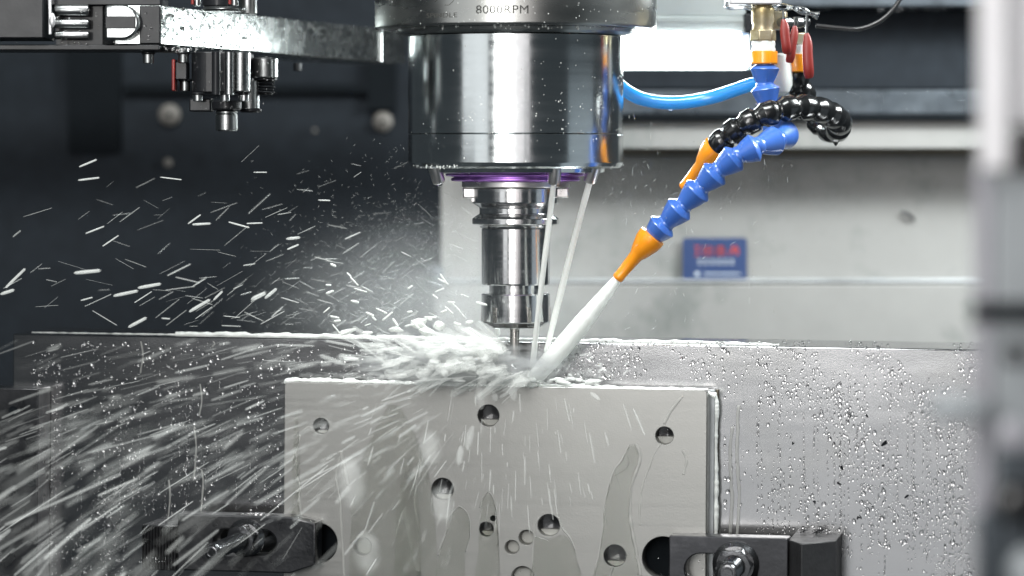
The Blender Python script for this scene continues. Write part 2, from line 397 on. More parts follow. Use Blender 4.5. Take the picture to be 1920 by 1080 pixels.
# ================================================================== SPINDLE
AX = 967; sp0 = P(AX, 300, 0)
spx = sp0.x
def R_(n): return n*D/KF
def Z_(y): return (HY-y)*D/KF
def lz(prof):
    out = []
    q = [(R_(r), Z_(y)) for r, y in prof]
    for (a, b), (c, d) in zip(q, q[1:]):        # tight support rings keep the long faces truly straight in reflections
        out.append((a, b)); L = math.hypot(c-a, d-b)
        if L > .0025:
            t = .00035/L; out += [(a+(c-a)*t, b+(d-b)*t), (c+(a-c)*t, d+(b-d)*t)]
    return out+[q[-1]]
spin = empty('spindle_head', (spx, 0, 0), 'large polished steel spindle nose with engraved upper ring and purple seal', 'machine spindle')
def sl(name, mat, prof, n=128, **k): return MB().lathe(lz(prof), None, n).obj(name, mat, spin, smooth=30, **k)
ring = sl('upper_ring', 'ring', [(255, -160), (264, -150), (264, 52), (262, 55.5), (206, 56)])
sl('ring_step', 'ring', [(204, 50), (226, 56.5), (224, 63), (206, 67.5), (198, 67.5)])
nose = sl('nose_housing', 'nose', [(190, 66), (200, 68.4), (202, 70), (202, 250), (201, 251), (197, 251)])
sl('nose_cap', 'nose', [(196, 251), (201, 252.4), (202, 253.5), (202, 305), (199, 312), (193, 315.5), (150, 315.5)])
sl('under_step', 'nose', [(150, 315), (168, 316), (166, 323), (140, 325), (120, 326)])
sl('purple_seal', 'purple', [(100, 322), (131, 325.5), (132, 328), (130, 330), (117, 331.5), (117, 333), (121, 334), (121.5, 337.5), (119, 339.5), (80, 340)])
sl('spindle_face', 'key', [(80, 339), (100, 340), (101, 341), (101, 350), (98, 351.5), (60, 352)])
for s in (-1, 1):
    x0 = R_(62)*s; x1 = R_(99)*s
    MB().box(min(x0, x1), max(x0, x1), -R_(24), R_(24), Z_(371), Z_(351.7)).obj('drive_key', 'key', spin, bevel=.001)
# nozzles under the cap
def nozzle_part(base, tip, r):
    m = align(base, tip); L = (Vector(tip)-Vector(base)).length
    o = MB().lathe([(r, 0), (r, L*.8), (r*.92, L*.93), (r*.7, L), (r*.45, L), (r*.45, L*.8)], m, 24).obj('coolant_nozzle', 'key', spin); return o
def loc(p): return Vector(p)-Vector((spx, 0, 0))
N1a, N1b = P(1041, 314, -.055), P(1038, 346, -.052)
N2a, N2b = P(1113, 313, -.03), P(1105, 343, -.027)
N3a, N3b = P(815, 313, -.03), P(824, 344, -.027)
for a_, b_ in ((N1a, N1b), (N2a, N2b), (N3a, N3b)): nozzle_part(loc(a_), loc(b_), R_(12))
c3 = loc(N3b)
MB().add([v*R_(6) for v in ICO2_V], ICO2_F, T(*c3)).obj('hanging_drop', 'drop', spin)
# engraved text wrapped round the ring
def ring_text(txt, xc, yc, h, mat, width=None):
    cu = bpy.data.curves.new('t', 'FONT'); cu.body = txt; cu.align_x = 'CENTER'; cu.align_y = 'CENTER'; cu.size = 1; cu.space_character = 1.05
    o = bpy.data.objects.new('t', cu); C.objects.link(o); bpy.context.view_layer.update()
    dg = bpy.context.evaluated_depsgraph_get(); me = bpy.data.meshes.new_from_object(o.evaluated_get(dg))
    bpy.data.objects.remove(o)
    bm = bmesh.new(); bm.from_mesh(me); bmesh.ops.triangulate(bm, faces=bm.faces)
    xs = [v.co.x for v in bm.verts]; ys = [v.co.y for v in bm.verts]
    cx = (min(xs)+max(xs))/2; cy = (min(ys)+max(ys))/2
    sy = R_(h)/(max(ys)-min(ys)); sxx = R_(width)/(max(xs)-min(xs))
    R = R_(264)+.00012; a0 = math.asin((xc-AX)/264)
    for v in bm.verts:
        a = a0+(v.co.x-cx)*sxx/R/math.cos(a0); z = Z_(yc)+(v.co.y-cy)*sy
        v.co = (R*math.sin(a), -R*math.cos(a), z)
    bm.to_mesh(me); bm.free(); me.materials.clear(); me.materials.append(M[mat]); me.name = 'engraving'
    q = bpy.data.objects.new('engraving', me); C.objects.link(q); q.parent = ring; return q
ring_text('8000RPM', 942, 29, 15, 'etch', 95)
ring_text('245823075', 942, -3, 15, 'etch', 96)
ring_text('SPINDLE', 832, 38, 8.5, 'etch_faint', 56)
# logo stroke next to the text
m = MB()
def rp(x, y): a = math.asin((x-AX)/264); R = R_(264); return (R*math.sin(a), -R*math.cos(a), Z_(y))
m.tube([rp(*q) for q in ((838, 20), (846, 20), (853, 14), (858, 6), (864, -4))], R_(.5), 5)
m.tube([rp(*q) for q in ((820, 14), (830, 6), (838, -4))], R_(.5), 5)
m.obj('engraved_emblem', 'etch_faint', ring)

# tool holder
hold = empty('tool_holder', (spx, 0, 0), 'polished steel collet tool holder with grooved flange under the spindle', 'tool holder')
HX = 0
def hl(name, mat, prof, n=96): return MB().lathe(lz(prof), None, n).obj(name, mat, hold, smooth=28)
hl('gripper_flange', 'holder', [(55, 345), (80, 352.5), (81.5, 354), (81.5, 379), (81, 380.5), (68.5, 389), (68, 390), (68, 400), (68.5, 401), (81, 409.5), (81.5, 410.5), (81.5, 419), (80, 420.5), (67, 424), (66, 427), (50, 427.5)])
MB().box(-R_(84), -R_(58), -R_(22), R_(22), Z_(379), Z_(353)).obj('flange_notch', 'key', hold, bevel=.0006)
hl('chuck_body', 'holder', [(50, 426), (62, 427.5), (64, 429), (64, 531), (63, 533.5), (48, 534)])
hl('chuck_neck', 'holder', [(45, 533.5), (50, 534.2), (50, 549.5), (45, 550)])
hl('collet_nut', 'holder', [(45, 549.6), (63, 550.2), (64.5, 552), (64.5, 602), (63, 604), (46, 612.5), (44, 614), (14, 614), (14, 610)])
for k in range(6):
    a = k*PI/3+.4; R = R_(64.6)
    MB().box(-R_(4), R_(4), -R_(1.1), R_(1.2), Z_(603), Z_(574), Matrix.Rotation(a, 4, 'Z') @ T(0, -R+R_(.4), 0)).obj('spanner_slot', 'carbide', hold, bevel=.0002)
mill = empty('end_mill', (P(965, 650, 0).x, 0, 0), 'slim carbide end mill held in the collet nut above the plate', 'milling cutter')
MB().lathe(lz([(9, 600), (9, 676), (8.4, 678), (7.5, 680)]), None, 32).obj('shank', 'carbide', mill)
v = []; f = []; n = 16; K = 14
for j in range(K+1):
    for k in range(n):
        a = 2*PI*k/n+j*.28; r = R_(9.2)*(1.0 if k % 4 == 0 else (.82 if k % 4 in (1,) else .58))
        v.append((r*math.cos(a), r*math.sin(a), Z_(679+j*1.9)))
for j in range(K):
    for k in range(n):
        f.append((j*n+k, j*n+(k+1) % n, (j+1)*n+(k+1) % n, (j+1)*n+k))
f.append(tuple(range(n))); f.append(tuple(range(K*n, K*n+n)))
MB().add(v, f).obj('flutes', 'holder', mill, smooth=20)

# specks of coolant on the spindle
b = MB()
def speck(b, x, y, R, r, Yaxis=0):
    a = math.asin(max(-1, min(1, (x-AX)/R))); c = Vector((spx+R_(R)*math.sin(a), -R_(R)*math.cos(a), Z_(y)))
    b.add([Vector((v.x, v.y*.5, v.z*random.uniform(.8, 1.8)))*R_(r) for v in ICO_V], ICO_F, T(*c) @ Matrix.Rotation(a, 4, 'Z'))
for i in range(150):
    speck(b, AX+random.gauss(60, 90) if random.random() < .6 else random.uniform(770, 1165), random.choice([random.uniform(72, 310), random.gauss(215, 30)]), 202, random.choice([.5, .6, .8, 1.2]))
for i in range(60): speck(b, random.uniform(710, 1225), random.uniform(0, 54), 264, random.choice([.6, .9]))
for i in range(40): speck(b, random.uniform(770, 1160), random.gauss(58, 2), 226, random.choice([1, 1.5, 2]))
for i in range(30): speck(b, random.uniform(772, 860), random.gauss(312, 2), 200, random.choice([1, 1.6]))
tag(b.obj('spindle_specks', 'foam'), 'tiny white coolant specks dotted over the polished spindle nose', 'water drops', kind='stuff')

# ================================================================== TOOL CHANGER ARM (upper left)
YA = -.05
arm = empty('tool_changer_arm', P(302, 80, YA), 'wet steel tool changer arm reaching in from the upper left', 'machine arm')
ao = arm.location.copy()
def ap(o): o.parent = arm; o.location = -ao; return o
zb = P(302, 83, YA).z; zt = P(302, 10, YA).z
A0 = P(302, 0, YA); A1 = P(760, 0, .44)
poly = [(A0.x, A0.y), (A1.x, A1.y), (A1.x-.05, A1.y+.02), (P(180, 0, YA).x, YA+.12), (P(180, 0, YA).x, YA+.02), (P(215, 0, YA).x, YA)]
ap(MB().prism(poly, zb, zt).obj('arm_bar', 'arm', bevel=.0006))
pb = P(180, 0, YA)
ap(MB().box(P(262, 0, YA).x, A0.x-.0006, YA-.0015, YA+.004, zb+.0004, zt-.0004).obj('front_plate', 'arm_dark', bevel=.0006))
ap(MB().box(P(-60, 0, YA).x, P(300, 0, YA).x, YA-.004, YA+.06, zb-.0042, zb-.0004).obj('lower_plate', 'arm_dark', bevel=.0006))
ap(MB().box(P(-60, 0, YA).x, P(300, 0, YA).x, YA+.004, YA+.06, zt+.0004, zt+.006).obj('upper_plate', 'arm_dark', bevel=.0006))
ap(MB().box(P(-60, 0, YA).x, P(86, 0, YA).x, YA-.012, YA+.05, P(0, 73, YA).z, P(0, -20, YA).z).obj('jaw_block', 'arm_dark', bevel=.001))
m = MB(); m.tube([P(93, -15, YA-.012), P(94, 30, YA-.013), P(94, 64, YA-.012)], px(3.2), 10)
m.add([Vector((v.x*.9, v.y*.7, v.z*2.0))*px(7) for v in ICO2_V], ICO2_F, T(*P(98, 38, YA-.013)))
ap(m.obj('sealant_bead', 'alu'))
for yy, hh in ((19, 11), (44, 9), (66, 8)):
    c0 = P(103, yy, YA+.004); c1 = P(166, yy, YA+.004); r = px(hh)
    ap(MB().lathe([(r*.9, 0), (r, .001), (r, (c1-c0).length-.001), (r*.9, (c1-c0).length)], align(c0, c1), 32).obj('grooved_roller', 'arm_bright'))
ap(MB().box(P(100, 0, YA).x, P(202, 0, YA).x, YA+.016, YA+.03, zb, zt).obj('back_web', 'arm_dark'))
# half round key: stadium end
poly = [(P(200, 0, YA).x, P(0, y, YA).z) for y in (76, 11)]
cxr = P(232, 0, YA).x
for k in range(13):
    a = PI/2-PI*k/12; poly.append((cxr+px(33)*math.cos(a), P(0, 43.5, YA).z+px(32.5)*math.sin(a)))
ap(MB().prism([(x, z) for x, z in poly][::-1], 0, .012, T(0, YA-.002, 0) @ FRONT).obj('half_round_key', 'arm_bright', bevel=.002))
ap(MB().box(P(202, 0, YA).x, P(258, 0, YA).x, YA-.0152, YA-.0138, P(0, 55, YA).z, P(0, 32, YA).z).obj('key_groove', 'arm_dark', bevel=.0004))
def vcyl(x, y0, y1, r, Y, mat, name, n=28, chamf=.12):
    a = P(x, y1, Y); b_ = P(x, y0, Y); L = b_.z-a.z; r = px(r, Y)
    return ap(MB().lathe([(r*(1-chamf), 0), (r, r*chamf), (r, L-r*chamf), (r*(1-chamf), L)], T(*a), n).obj(name, mat))
def screw(x, y0, y1, r, Y, red=False):
    s = vcyl(x, y0, y1, r, Y, 'arm_bright', 'cap_screw')
    vcyl(x, y0-4, y0+1, r*1.25, Y, 'arm_dark', 'washer')
vcyl(310, 88, 98, 40, YA+.03, 'arm_dark', 'flange_ring')
screw(278, 101, 119, 10.5, YA+.01); screw(344, 101, 118, 10, YA+.02)
vcyl(342, 90, 101, 12, YA+.02, 'arm_bright', 'washer')
body_poly = rr(P(360, 0, -.02).x, P(468, 0, -.02).x, -.035, .03, .012, 6)
ap(MB().prism(body_poly, P(0, 175, -.02).z, P(0, 97, -.02).z).obj('actuator_body', 'arm_dark', bevel=.0012))
vcyl(452, 97, 172, 17, -.052, 'arm_bright', 'guide_column'); vcyl(430, 97, 178, 9, -.060, 'arm_bright', 'guide_column')
vcyl(405, 97, 178, 8, -.058, 'arm_dark', 'guide_column')
for x in (371, 422, 458): screw(x, 177, 190, 9, -.045)
ap(MB().box(P(362, 0, 0).x, P(402, 0, 0).x, -.03, .0, P(0, 210, 0).z, P(0, 186, 0).z).obj('side_block', 'arm_dark', bevel=.001))
vcyl(425, 188, 207, 28, -.03, 'arm_dark', 'collar')
vcyl(425, 207, 214, 21, -.03, 'arm_bright', 'collar'); vcyl(425, 213, 246, 21, -.03, 'arm_bright', 'end_nut', 24, .12)
vcyl(468, 150, 209, 19, .0, 'arm_bright', 'side_column')
vcyl(470, 203, 211, 21, .0, 'arm_dark', 'side_column_foot')
vcyl(496, 108, 147, 25, -.0, 'arm_bright', 'damper_body'); vcyl(497, 147, 151, 23, -.0, 'arm_dark', 'damper_ring')
for k in range(5): vcyl(499, 151+k*5, 155+k*5, 17 if k % 2 == 0 else 15.5, -.0, 'arm_dark', 'damper_thread')
vcyl(499, 171, 178, 13, -.0, 'arm_dark', 'damper_tip')
ap(MB().box(P(336, 0, 0).x, P(358, 0, 0).x, -.03, -.01, P(0, 150, -.02).z, P(0, 116, -.02).z).obj('sensor_block', 'arm_dark', bevel=.0008))
ap(MB().box(P(330, 0, 0).x, P(336, 0, 0).x, -.032, -.012, P(0, 171, -.02).z, P(0, 112, -.02).z).obj('red_stripe', 'red', bevel=.0008))
screw(347, 152, 171, 10, -.02)
vcyl(410, -20, 14, 30, -.0, 'arm_dark', 'top_bearing'); vcyl(420, 13, 22, 42, .0, 'arm_bright', 'top_flange'); vcyl(465, -40, 27, 17, .02, 'arm_bright', 'top_column')
for x in (370, 440): screw(x, -4, 11, 7, -.03); vcyl(x-9, -4, 8, 3, -.03, 'red', 'red_cap')
vcyl(212, -10, 8, 11, -.04, 'bolt', 'top_pin')
vcyl(712, 60, 116, 5, .2, 'arm_bright', 'rear_pin')
vcyl(558, 118, 133, 8, .2, 'arm_dark', 'rear_screw')
# drops on the arm's bright side face
b = MB(); nrm = Vector((A1.y-A0.y, -(A1.x-A0.x), 0)).normalized()
for i in range(700):
    t_ = random.random()**1.5*.95; zz = zb+(zt-zb)*(random.random()**.7)
    c = Vector((A0.x+(A1.x-A0.x)*t_, A0.y+(A1.y-A0.y)*t_, zz)); r = px(random.choice([.9, 1.3, 1.8, 2.4, 3.0]), .1)
    b.add([Vector((v.x*1.2, v.y*1.2, v.z*random.uniform(.8, 1.5)))*r for v in ICO_V], ICO_F, T(*(c)))
for i in range(90):
    c = P(random.uniform(0, 300), random.uniform(12, 88), YA-.004); r = px(random.choice([1, 1.4, 2]))
    b.add([v*r for v in ICO_V], ICO_F, T(*c))
for i in range(60):
    c = P(random.uniform(240, 480), random.gauss(90, 3), YA+.005); r = px(random.choice([1.2, 2, 3]))
    b.add([v*r for v in ICO_V], ICO_F, T(*c))
for i in range(80):
    c = P(random.uniform(360, 520), random.uniform(100, 205), -.056); r = px(random.choice([.8, 1.2]))
    b.add([v*r for v in ICO_V], ICO_F, T(*c))
tag(b.obj('arm_drops', 'drop'), 'coolant drops beaded over the tool changer arm', 'water drops', kind='stuff')

# ================================================================== WORK BLOCK, PLATE, CLAMPS
PHI = math.radians(10); ROLL = math.radians(.42)
O = P(967, 640, .022)
FM = Matrix.Translation(O) @ Matrix.Rotation(-PHI, 4, 'Z') @ Matrix.Rotation(ROLL, 4, 'Y')
FI = FM.inverted()
CAMP = Vector((0, -D, 0))
def F(x, y, d=0.0):
    """local point on the plane d metres in front of the block face, seen at pixel x,y"""
    q = P(x, y, 0); a = FI @ CAMP; b = FI @ q; dr = b-a
    t = (-d-a.y)/dr.y
    p = a+dr*t; return p
def fixed(name, label, cat, group=None):
    o = bpy.data.objects.new(name, None); C.objects.link(o); o.matrix_world = FM; o.empty_display_size = .01
    return tag(o, label, cat, group)
def Wp(x, y, d=0.0): return FM @ F(x, y, d)
blk = fixed('work_block', 'wide milled aluminium block covered in coolant drops behind the plate', 'workpiece')
bl = F(24, 628); br = F(2060, 660); zt_b = F(967, 641).z
TB = .095
m = MB().box(bl.x, br.x, 0, TB, F(967, 1250).z, zt_b); m.obj('block_body', 'block', blk, bevel=.0012)
# flat side block in front on the far left
fx = fixed('fixture_block', 'dark steel fixture block at the lower left corner in front of the work block', 'fixture block')
a = F(-60, 1300, .03); b_ = F(72, 730, .03)
m = MB().box(a.x, b_.x, -.03, -.0004, a.z, F(72, 729, .03).z); m.obj('block_body', 'oxide', fx, bevel=.0008)
for (x, y) in ((25, 770), (60, 905)):
    c = F(x, y, .03); m = MB().lathe([(px(9), 0), (px(9), .0006), (px(5), .0002), (px(4), .0003)], align(c, c+Vector((0, -1, 0))), 20); m.obj('screw_hole', 'wall_black', fx)

def holed(name, outer, holes, d0, d1, mat, parent, bevel=.0005):
    """upright plate between d0 and d1 in front of the face with round holes cut through"""
    cu = bpy.data.curves.new('c', 'CURVE'); cu.dimensions = '2D'; cu.fill_mode = 'BOTH'
    def sp(pts):
        s = cu.splines.new('POLY'); s.points.add(len(pts)-1); s.use_cyclic_u = True
        for i, (x, y) in enumerate(pts): s.points[i].co = (x, y, 0, 1)
    sp(outer)
    for x, z, r in holes: sp([(x+r*math.cos(2*PI*k/48), z+r*math.sin(2*PI*k/48)) for k in range(48)])
    cu.extrude = (d1-d0)/2; cu.bevel_depth = bevel; cu.offset = -bevel; cu.bevel_resolution = 1
    o = bpy.data.objects.new('c', cu); C.objects.link(o); bpy.context.view_layer.update()
    me = bpy.data.meshes.new_from_object(o.evaluated_get(bpy.context.evaluated_depsgraph_get())); bpy.data.objects.remove(o)
    me.transform(T(0, -(d0+d1)/2, 0) @ FRONT)
    me.materials.clear(); me.materials.append(M[mat]); me.name = name
    q = bpy.data.objects.new(name, me); C.objects.link(q); q.parent = parent
    me.polygons.foreach_set('use_smooth', [True]*len(me.polygons)); me.set_sharp_from_angle(angle=math.radians(30))
    return q
plate = fixed('machined_plate', 'flat light steel plate with drilled holes clamped to the block', 'steel plate')
DP = .032
x0 = F(534, 720, DP).x; x1 = F(1326, 740, DP).x; z1p = F(967, 724.5, DP).z; z0p = F(967, 1230, DP).z
HOLES = [(916, 779, 20), (830, 917, 20.5), (1029, 985, 20.5), (1153, 1042, 20.5), (912, 992, 13.5), (925, 972, 5), (960, 1026, 13), (987, 1008, 14), (980, 1083, 21), (602, 799, 15), (1246, 817, 16.5), (680, 1025, 17), (596, 1018, 38), (1244, 1046, 39.5)]
hl_ = [(F(x, y, DP).x, F(x, y, DP).z, px(r, -.01)) for x, y, r in HOLES]
holed('plate_body', rr(x0, x1, z0p, z1p, .0025), hl_, .014, DP, 'plate', plate, .0005)
MB().box(x0+.001, F(1345, 0, .014).x, -.0135, -.0045, z0p, z1p-.0012).obj('backing_plate', 'cover_dim', plate, bevel=.0005)
MB().box(x0+.0015, F(1352, 0, .0045).x, -.0042, -.0003, z0p, z1p-.0016).obj('edge_shadow_strip', 'plate_edge', plate, bevel=.0003)  # brown strip colours in the shadow along the plate's right edge
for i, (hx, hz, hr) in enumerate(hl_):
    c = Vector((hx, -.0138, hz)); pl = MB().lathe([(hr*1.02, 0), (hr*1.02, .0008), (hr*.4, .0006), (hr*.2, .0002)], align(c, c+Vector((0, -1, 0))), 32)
    o = pl.obj('hole_shade', 'oxide' if HOLES[i][2] < 30 else 'wall_black', plate)  # dark discs put the shade inside the holes into colour
# milky coolant pooled in the holes
wet = fixed('hole_coolant', 'milky coolant pooled in the drilled holes of the plate', 'coolant'); 
def pool(i, frac, dep=.006):
    hx, hz, hr = hl_[i]; m = MB(); n = 24
    lev = -1+2*frac; a0 = math.asin(max(-1, min(1, lev)))
    pts = []
    for k in range(n+1):
        a = PI-a0+(2*a0+PI)*k/n; pts.append((hx+hr*1.01*math.cos(a), hz+hr*1.01*math.sin(a)))
    m.prism(pts, 0, .010, T(0, -.0145, 0) @ FRONT); m.obj('pool', 'puddle', wet, bevel=.0012)
for i, fr in ((0, .28), (1, .22), (2, .28), (3, .22), (4, .3), (6, .93), (7, .9), (8, .9), (9, .2), (10, .42), (11, .95)): pool(i, fr)

def clamp_slot(name, xa, xb, ya, yb, d0, d1, sl_, parent, mat, bev=.001, nose=None):
    """strap with a slotted hole"""
    a = F(xa, yb, d1); b = F(xb, ya, d1)
    cu = bpy.data.curves.new('c', 'CURVE'); cu.dimensions = '2D'; cu.fill_mode = 'BOTH'
    def sp(pts):
        s = cu.splines.new('POLY'); s.points.add(len(pts)-1); s.use_cyclic_u = True
        for i, (x, y) in enumerate(pts): s.points[i].co = (x, y, 0, 1)
    if nose == 'right':
        k = (b.x-a.x)*.06; h = (b.z-a.z)*.10
        sp([(a.x, a.z), (b.x-k*3, a.z), (b.x, a.z+h*1.6), (b.x, b.z-h), (b.x-k*3, b.z), (a.x, b.z)])
    else: sp(rr(a.x, b.x, a.z, b.z, .001, 2))
    s0 = F(sl_[0], sl_[2], d1); s1 = F(sl_[1], sl_[2], d1); r = px(sl_[3], -.05)
    pts = []
    for k in range(13): t_ = PI/2+PI*k/12; pts.append((s0.x+r+r*math.cos(t_), s0.z+r*math.sin(t_)))
    for k in range(13): t_ = -PI/2+PI*k/12; pts.append((s1.x-r+r*math.cos(t_), s0.z+r*math.sin(t_)))
    sp(pts)
    cu.extrude = (d1-d0)/2; cu.bevel_depth = bev; cu.offset = -bev; cu.bevel_resolution = 1
    o = bpy.data.objects.new('c', cu); C.objects.link(o); bpy.context.view_layer.update()
    me = bpy.data.meshes.new_from_object(o.evaluated_get(bpy.context.evaluated_depsgraph_get())); bpy.data.objects.remove(o)
    me.transform(T(0, -(d0+d1)/2, 0) @ FRONT); me.materials.clear(); me.materials.append(M[mat])
    q = bpy.data.objects.new(name, me); C.objects.link(q); q.parent = parent
    me.polygons.foreach_set('use_smooth', [True]*len(me.polygons)); me.set_sharp_from_angle(angle=math.radians(30))
    return q
def nut_and_stud(c, parentless_label, r_st, r_hex, r_fl, L, group, rot=.3):
    nt = fixed('flange_nut', parentless_label, 'nut', group)
    al = align(c, c+Vector((0, -1, 0)))
    MB().lathe([(r_fl, .0), (r_fl, .0018), (r_fl*.93, .003), (r_hex*.98, .0055)], al, 48).obj('flange', 'oxide_wet', nt)
    MB().prism(hexpoly(r_hex, rot), .0045, .019, al).obj('hex_body', 'oxide_wet', nt, bevel=.0009)
    MB().lathe([(r_st*1.12, .0), (r_st*1.2, .0194), (r_hex*.86, .0192), (r_hex*.84, .0188)], al, 40, False).obj('nut_chamfer', 'oxide_wet', nt)
    return nt, al
def stud(al, label, r, L, group, start=-.05):
    s = fixed('clamp_stud', label, 'threaded stud', group)
    m = MB(); z = start; prof = [(r*.9, start)]
    pitch = .0022; k = 0
    while z < L-.003:
        prof += [(r*.90, z), (r, z+pitch*.5)]; z += pitch
    prof += [(r*.9, L-.002), (r*.75, L)]
    m.lathe(prof, al, 28); m.obj('thread', 'oxide_wet', s, smooth=20)
    MB().lathe([(r*.45, L-.0003), (r*.42, L+.0002), (r*.6, L+.0004), (r*.72, L+.0001)], al, 24).obj('end_ring', 'oxide_wet', s)
    return s
# left clamp
DC0, DC1 = DP+.0006, DP+.021
cl = fixed('clamp_strap', 'black clamp strap with sloping nose gripping the left side of the plate', 'clamp', 'hold-down clamp straps')
clamp_slot('strap', 333, 592, 970, 1069, DC0, DC1, (400, 518, 1015, 24), cl, 'oxide', .0012, 'right')
c = F(592, 1020, DC1)
MB().box(F(577, 0, DC1).x, F(580, 0, DC1).x, -DC1-.0006, -DC1+.001, F(580, 1055, DC1).z, F(580, 985, DC1).z).obj('nose_line', 'arm_bright', cl)
sb = fixed('step_block', 'black serrated step block under the heel of the left clamp strap', 'step block', 'clamp step blocks')
a = F(264, 1069, DC0+.012); b_ = F(333.5, 986, DC0+.012)
MB().box(a.x, b_.x-.0004, -DC0-.010, -.0006, a.z, b_.z).obj('block_body', 'oxide', sb, bevel=.0008)
nst = 12; wst = (b_.x-a.x-.0006)/nst
for k in range(nst):
    MB().prism([(0, 0), (wst*.8, 0), (wst*.45, .003)], a.z+.001, b_.z-.001, Matrix(((1, 0, 0, a.x+.0003+k*wst), (0, -1, 0, -DC0-.0101), (0, 0, 1, 0), (0, 0, 0, 1)))).obj('serration', 'oxide', sb, smooth=0)
c = F(462, 1008, DC1+.0005)
_, al = nut_and_stud(c, 'black flange nut on the left clamp strap, lashed by spray', px(16), px(29), px(36), .1, 'clamp nuts')
stud(al, 'long black stud ringed with thread on the left clamp strap', px(15.5), .098, 'clamp studs')
# right clamp
cr = fixed('clamp_strap', 'dark grey slotted clamp strap gripping the right side of the plate', 'clamp', 'hold-down clamp straps')
clamp_slot('strap', 1254, 1478, 1010, 1128, DC0, DC1, (1284, 1420, 1067, 30), cr, 'oxide_face', .0008)
sb = fixed('step_block', 'black wedge-cornered block with speckled top at the heel of the right clamp', 'step block', 'clamp step blocks')
p1 = F(1479, 1012, DC1-.004); p2 = F(1511, 1037, DC1+.016); p3 = F(1568, 1012, DC1-.004)
m = MB(); zt_ = p1.z
m.prism([(p1.x, -.0005), (p3.x, -.0005), (p3.x, -DC1+.004), (F(1511, 0, DC1+.02).x, -DC1-.022), (p1.x, -DC1+.004)], zt_-.06, zt_)
m.obj('block_body', 'oxide_matte', sb, bevel=.0006)
c = F(1380, 1058, DC1+.0005)
_, al = nut_and_stud(c, 'black flange nut dotted with drops on the right clamp strap', px(19), px(35), px(43), .1, 'clamp nuts', .1)
stud(al, 'short smooth-ended black stud through the nut of the right clamp', px(21), .055, 'clamp studs')
# chips on the right block
m = MB()
for i in range(14):
    p = Vector((random.uniform(p1.x+.004, p1.x+.020), random.uniform(-.02, -.008), zt_+random.uniform(.0005, .003)))
    q = [p+Vector((random.uniform(-.003, .003), random.uniform(-.002, .002), random.uniform(-.001, .002))) for _ in range(3)]
    m.tube([p]+q, .0003, 5)
o = m.obj('swarf', 'oxide'); o.matrix_world = FM; tag(o, 'small heap of dark swarf on the right step block', 'swarf', kind='stuff')
# chips on the block face
for (x, y, sz, lab) in ((1487, 831, 3.4, 'small black chip nearest the plate on the wet block face'), (1658, 832, 6, 'ragged many-legged black chip high on the wet block face'),
        (1623, 781, 3.4, 'topmost small dark chip among the largest drops of the wet block face'), (1580, 877, 5, 'hooked black chip in the middle of the bead trails on the block face'),
        (1658, 874, 4, 'small dark chip straight below the ragged black chip on the block face'), (1572, 905, 4, 'thin slanting black chip just below the hooked one on the block face'),
        (1525, 942, 4.6, 'dark chip above the right clamp step block on the wet block face'), (1699, 932, 5, 'black comma-shaped chip, the rightmost on the wet block face'),
        (1611, 970, 4.6, 'lowest black chip on the wet block face, right of the clamp step block')):
    c = F(x, y, .0008); m = MB()
    for q in range(3 if sz > 5.5 else 1):
        pts = [c+Vector((random.uniform(-1, 1)*px(sz), -random.random()*.0006, random.uniform(-1, 1)*px(sz))) for _ in range(4)]
        m.tube(pts, [px(1.4), px(1.9), px(1.2), px(.5)], 5)
    o = m.obj('metal_chip', 'wall_black'); o.matrix_world = FM
    tag(o, lab, 'chip', 'black chips stuck to the block')

# ------------------------------------------------------------------ drops on the block
def dome(b, c, rx, rz, rot=0, thick=.5, hi=False):
    V, Fc = (ICO2_V, ICO2_F) if hi else (ICO_V, ICO_F)
    ry = min(rx, rz)*thick*.7
    pear = random.uniform(0, .35)
    b.add([Vector((v.x*rx*(1-pear*v.z), v.y*ry, v.z*rz)) for v in V], Fc, T(*c) @ Matrix.Rotation(rot, 4, 'Y'))
drops = MB(); R_DROP = .35
def inplate(x, y): return 528 < x < 1358 and y > 712
n = 0
while n < 5200:
    if random.random() < .70: x = random.uniform(1010, 1850)
    else: x = random.uniform(60, 960)
    y = random.uniform(640, 1085)
    if noise.noise(Vector((x*.012, y*.008, 4.2))) < -.32+R_DROP*random.random(): continue
    if inplate(x, y) or (250 < x < 640 and y > 965) or (1230 < x < 1570 and y > 1005): continue
    if 1360 < x < 1420 and random.random() < .8: continue
    if 1400 < x < 1500 and y > 780 and random.random() < .65: continue
    r = px(random.choice([.7, .9, 1.0, 1.1, 1.3, 1.6, 2.0, 2.6])); k = random.random()
    if k > .975: r = px(random.uniform(3, 4.6))
    asp = random.uniform(1.0, 2.0) if r < px(2) else random.uniform(1.0, 1.5)
    dome(drops, F(x, y, 0), r, r*asp, random.gauss(.1, .25), .7, r > px(1.5)); n += 1
for col in range(80):         # vertical chains of beads
    x = random.uniform(1395, 1830) if random.random() < .6 else random.uniform(80, 520)
    y = random.uniform(680, 900); ln = random.uniform(120, 380); x_ = x
    while y < min(1080, y+ln) and ln > 0:
        st_ = random.uniform(6, 22); y += st_; ln -= st_; x_ += random.gauss(0, .5)
        if 250 < x_ < 640 and y > 965 or inplate(x_, y): break
        r = px(random.uniform(.8, 1.7)); dome(drops, F(x_, y, 0), r, r*random.uniform(1.5, 4.2), random.gauss(0, .08), .7)
o = drops.obj('block_drops', 'drop', smooth=180); o.matrix_world = FM
tag(o, 'coolant drops and bead trails covering the face of the work block', 'water drops', kind='stuff')
drops = MB()
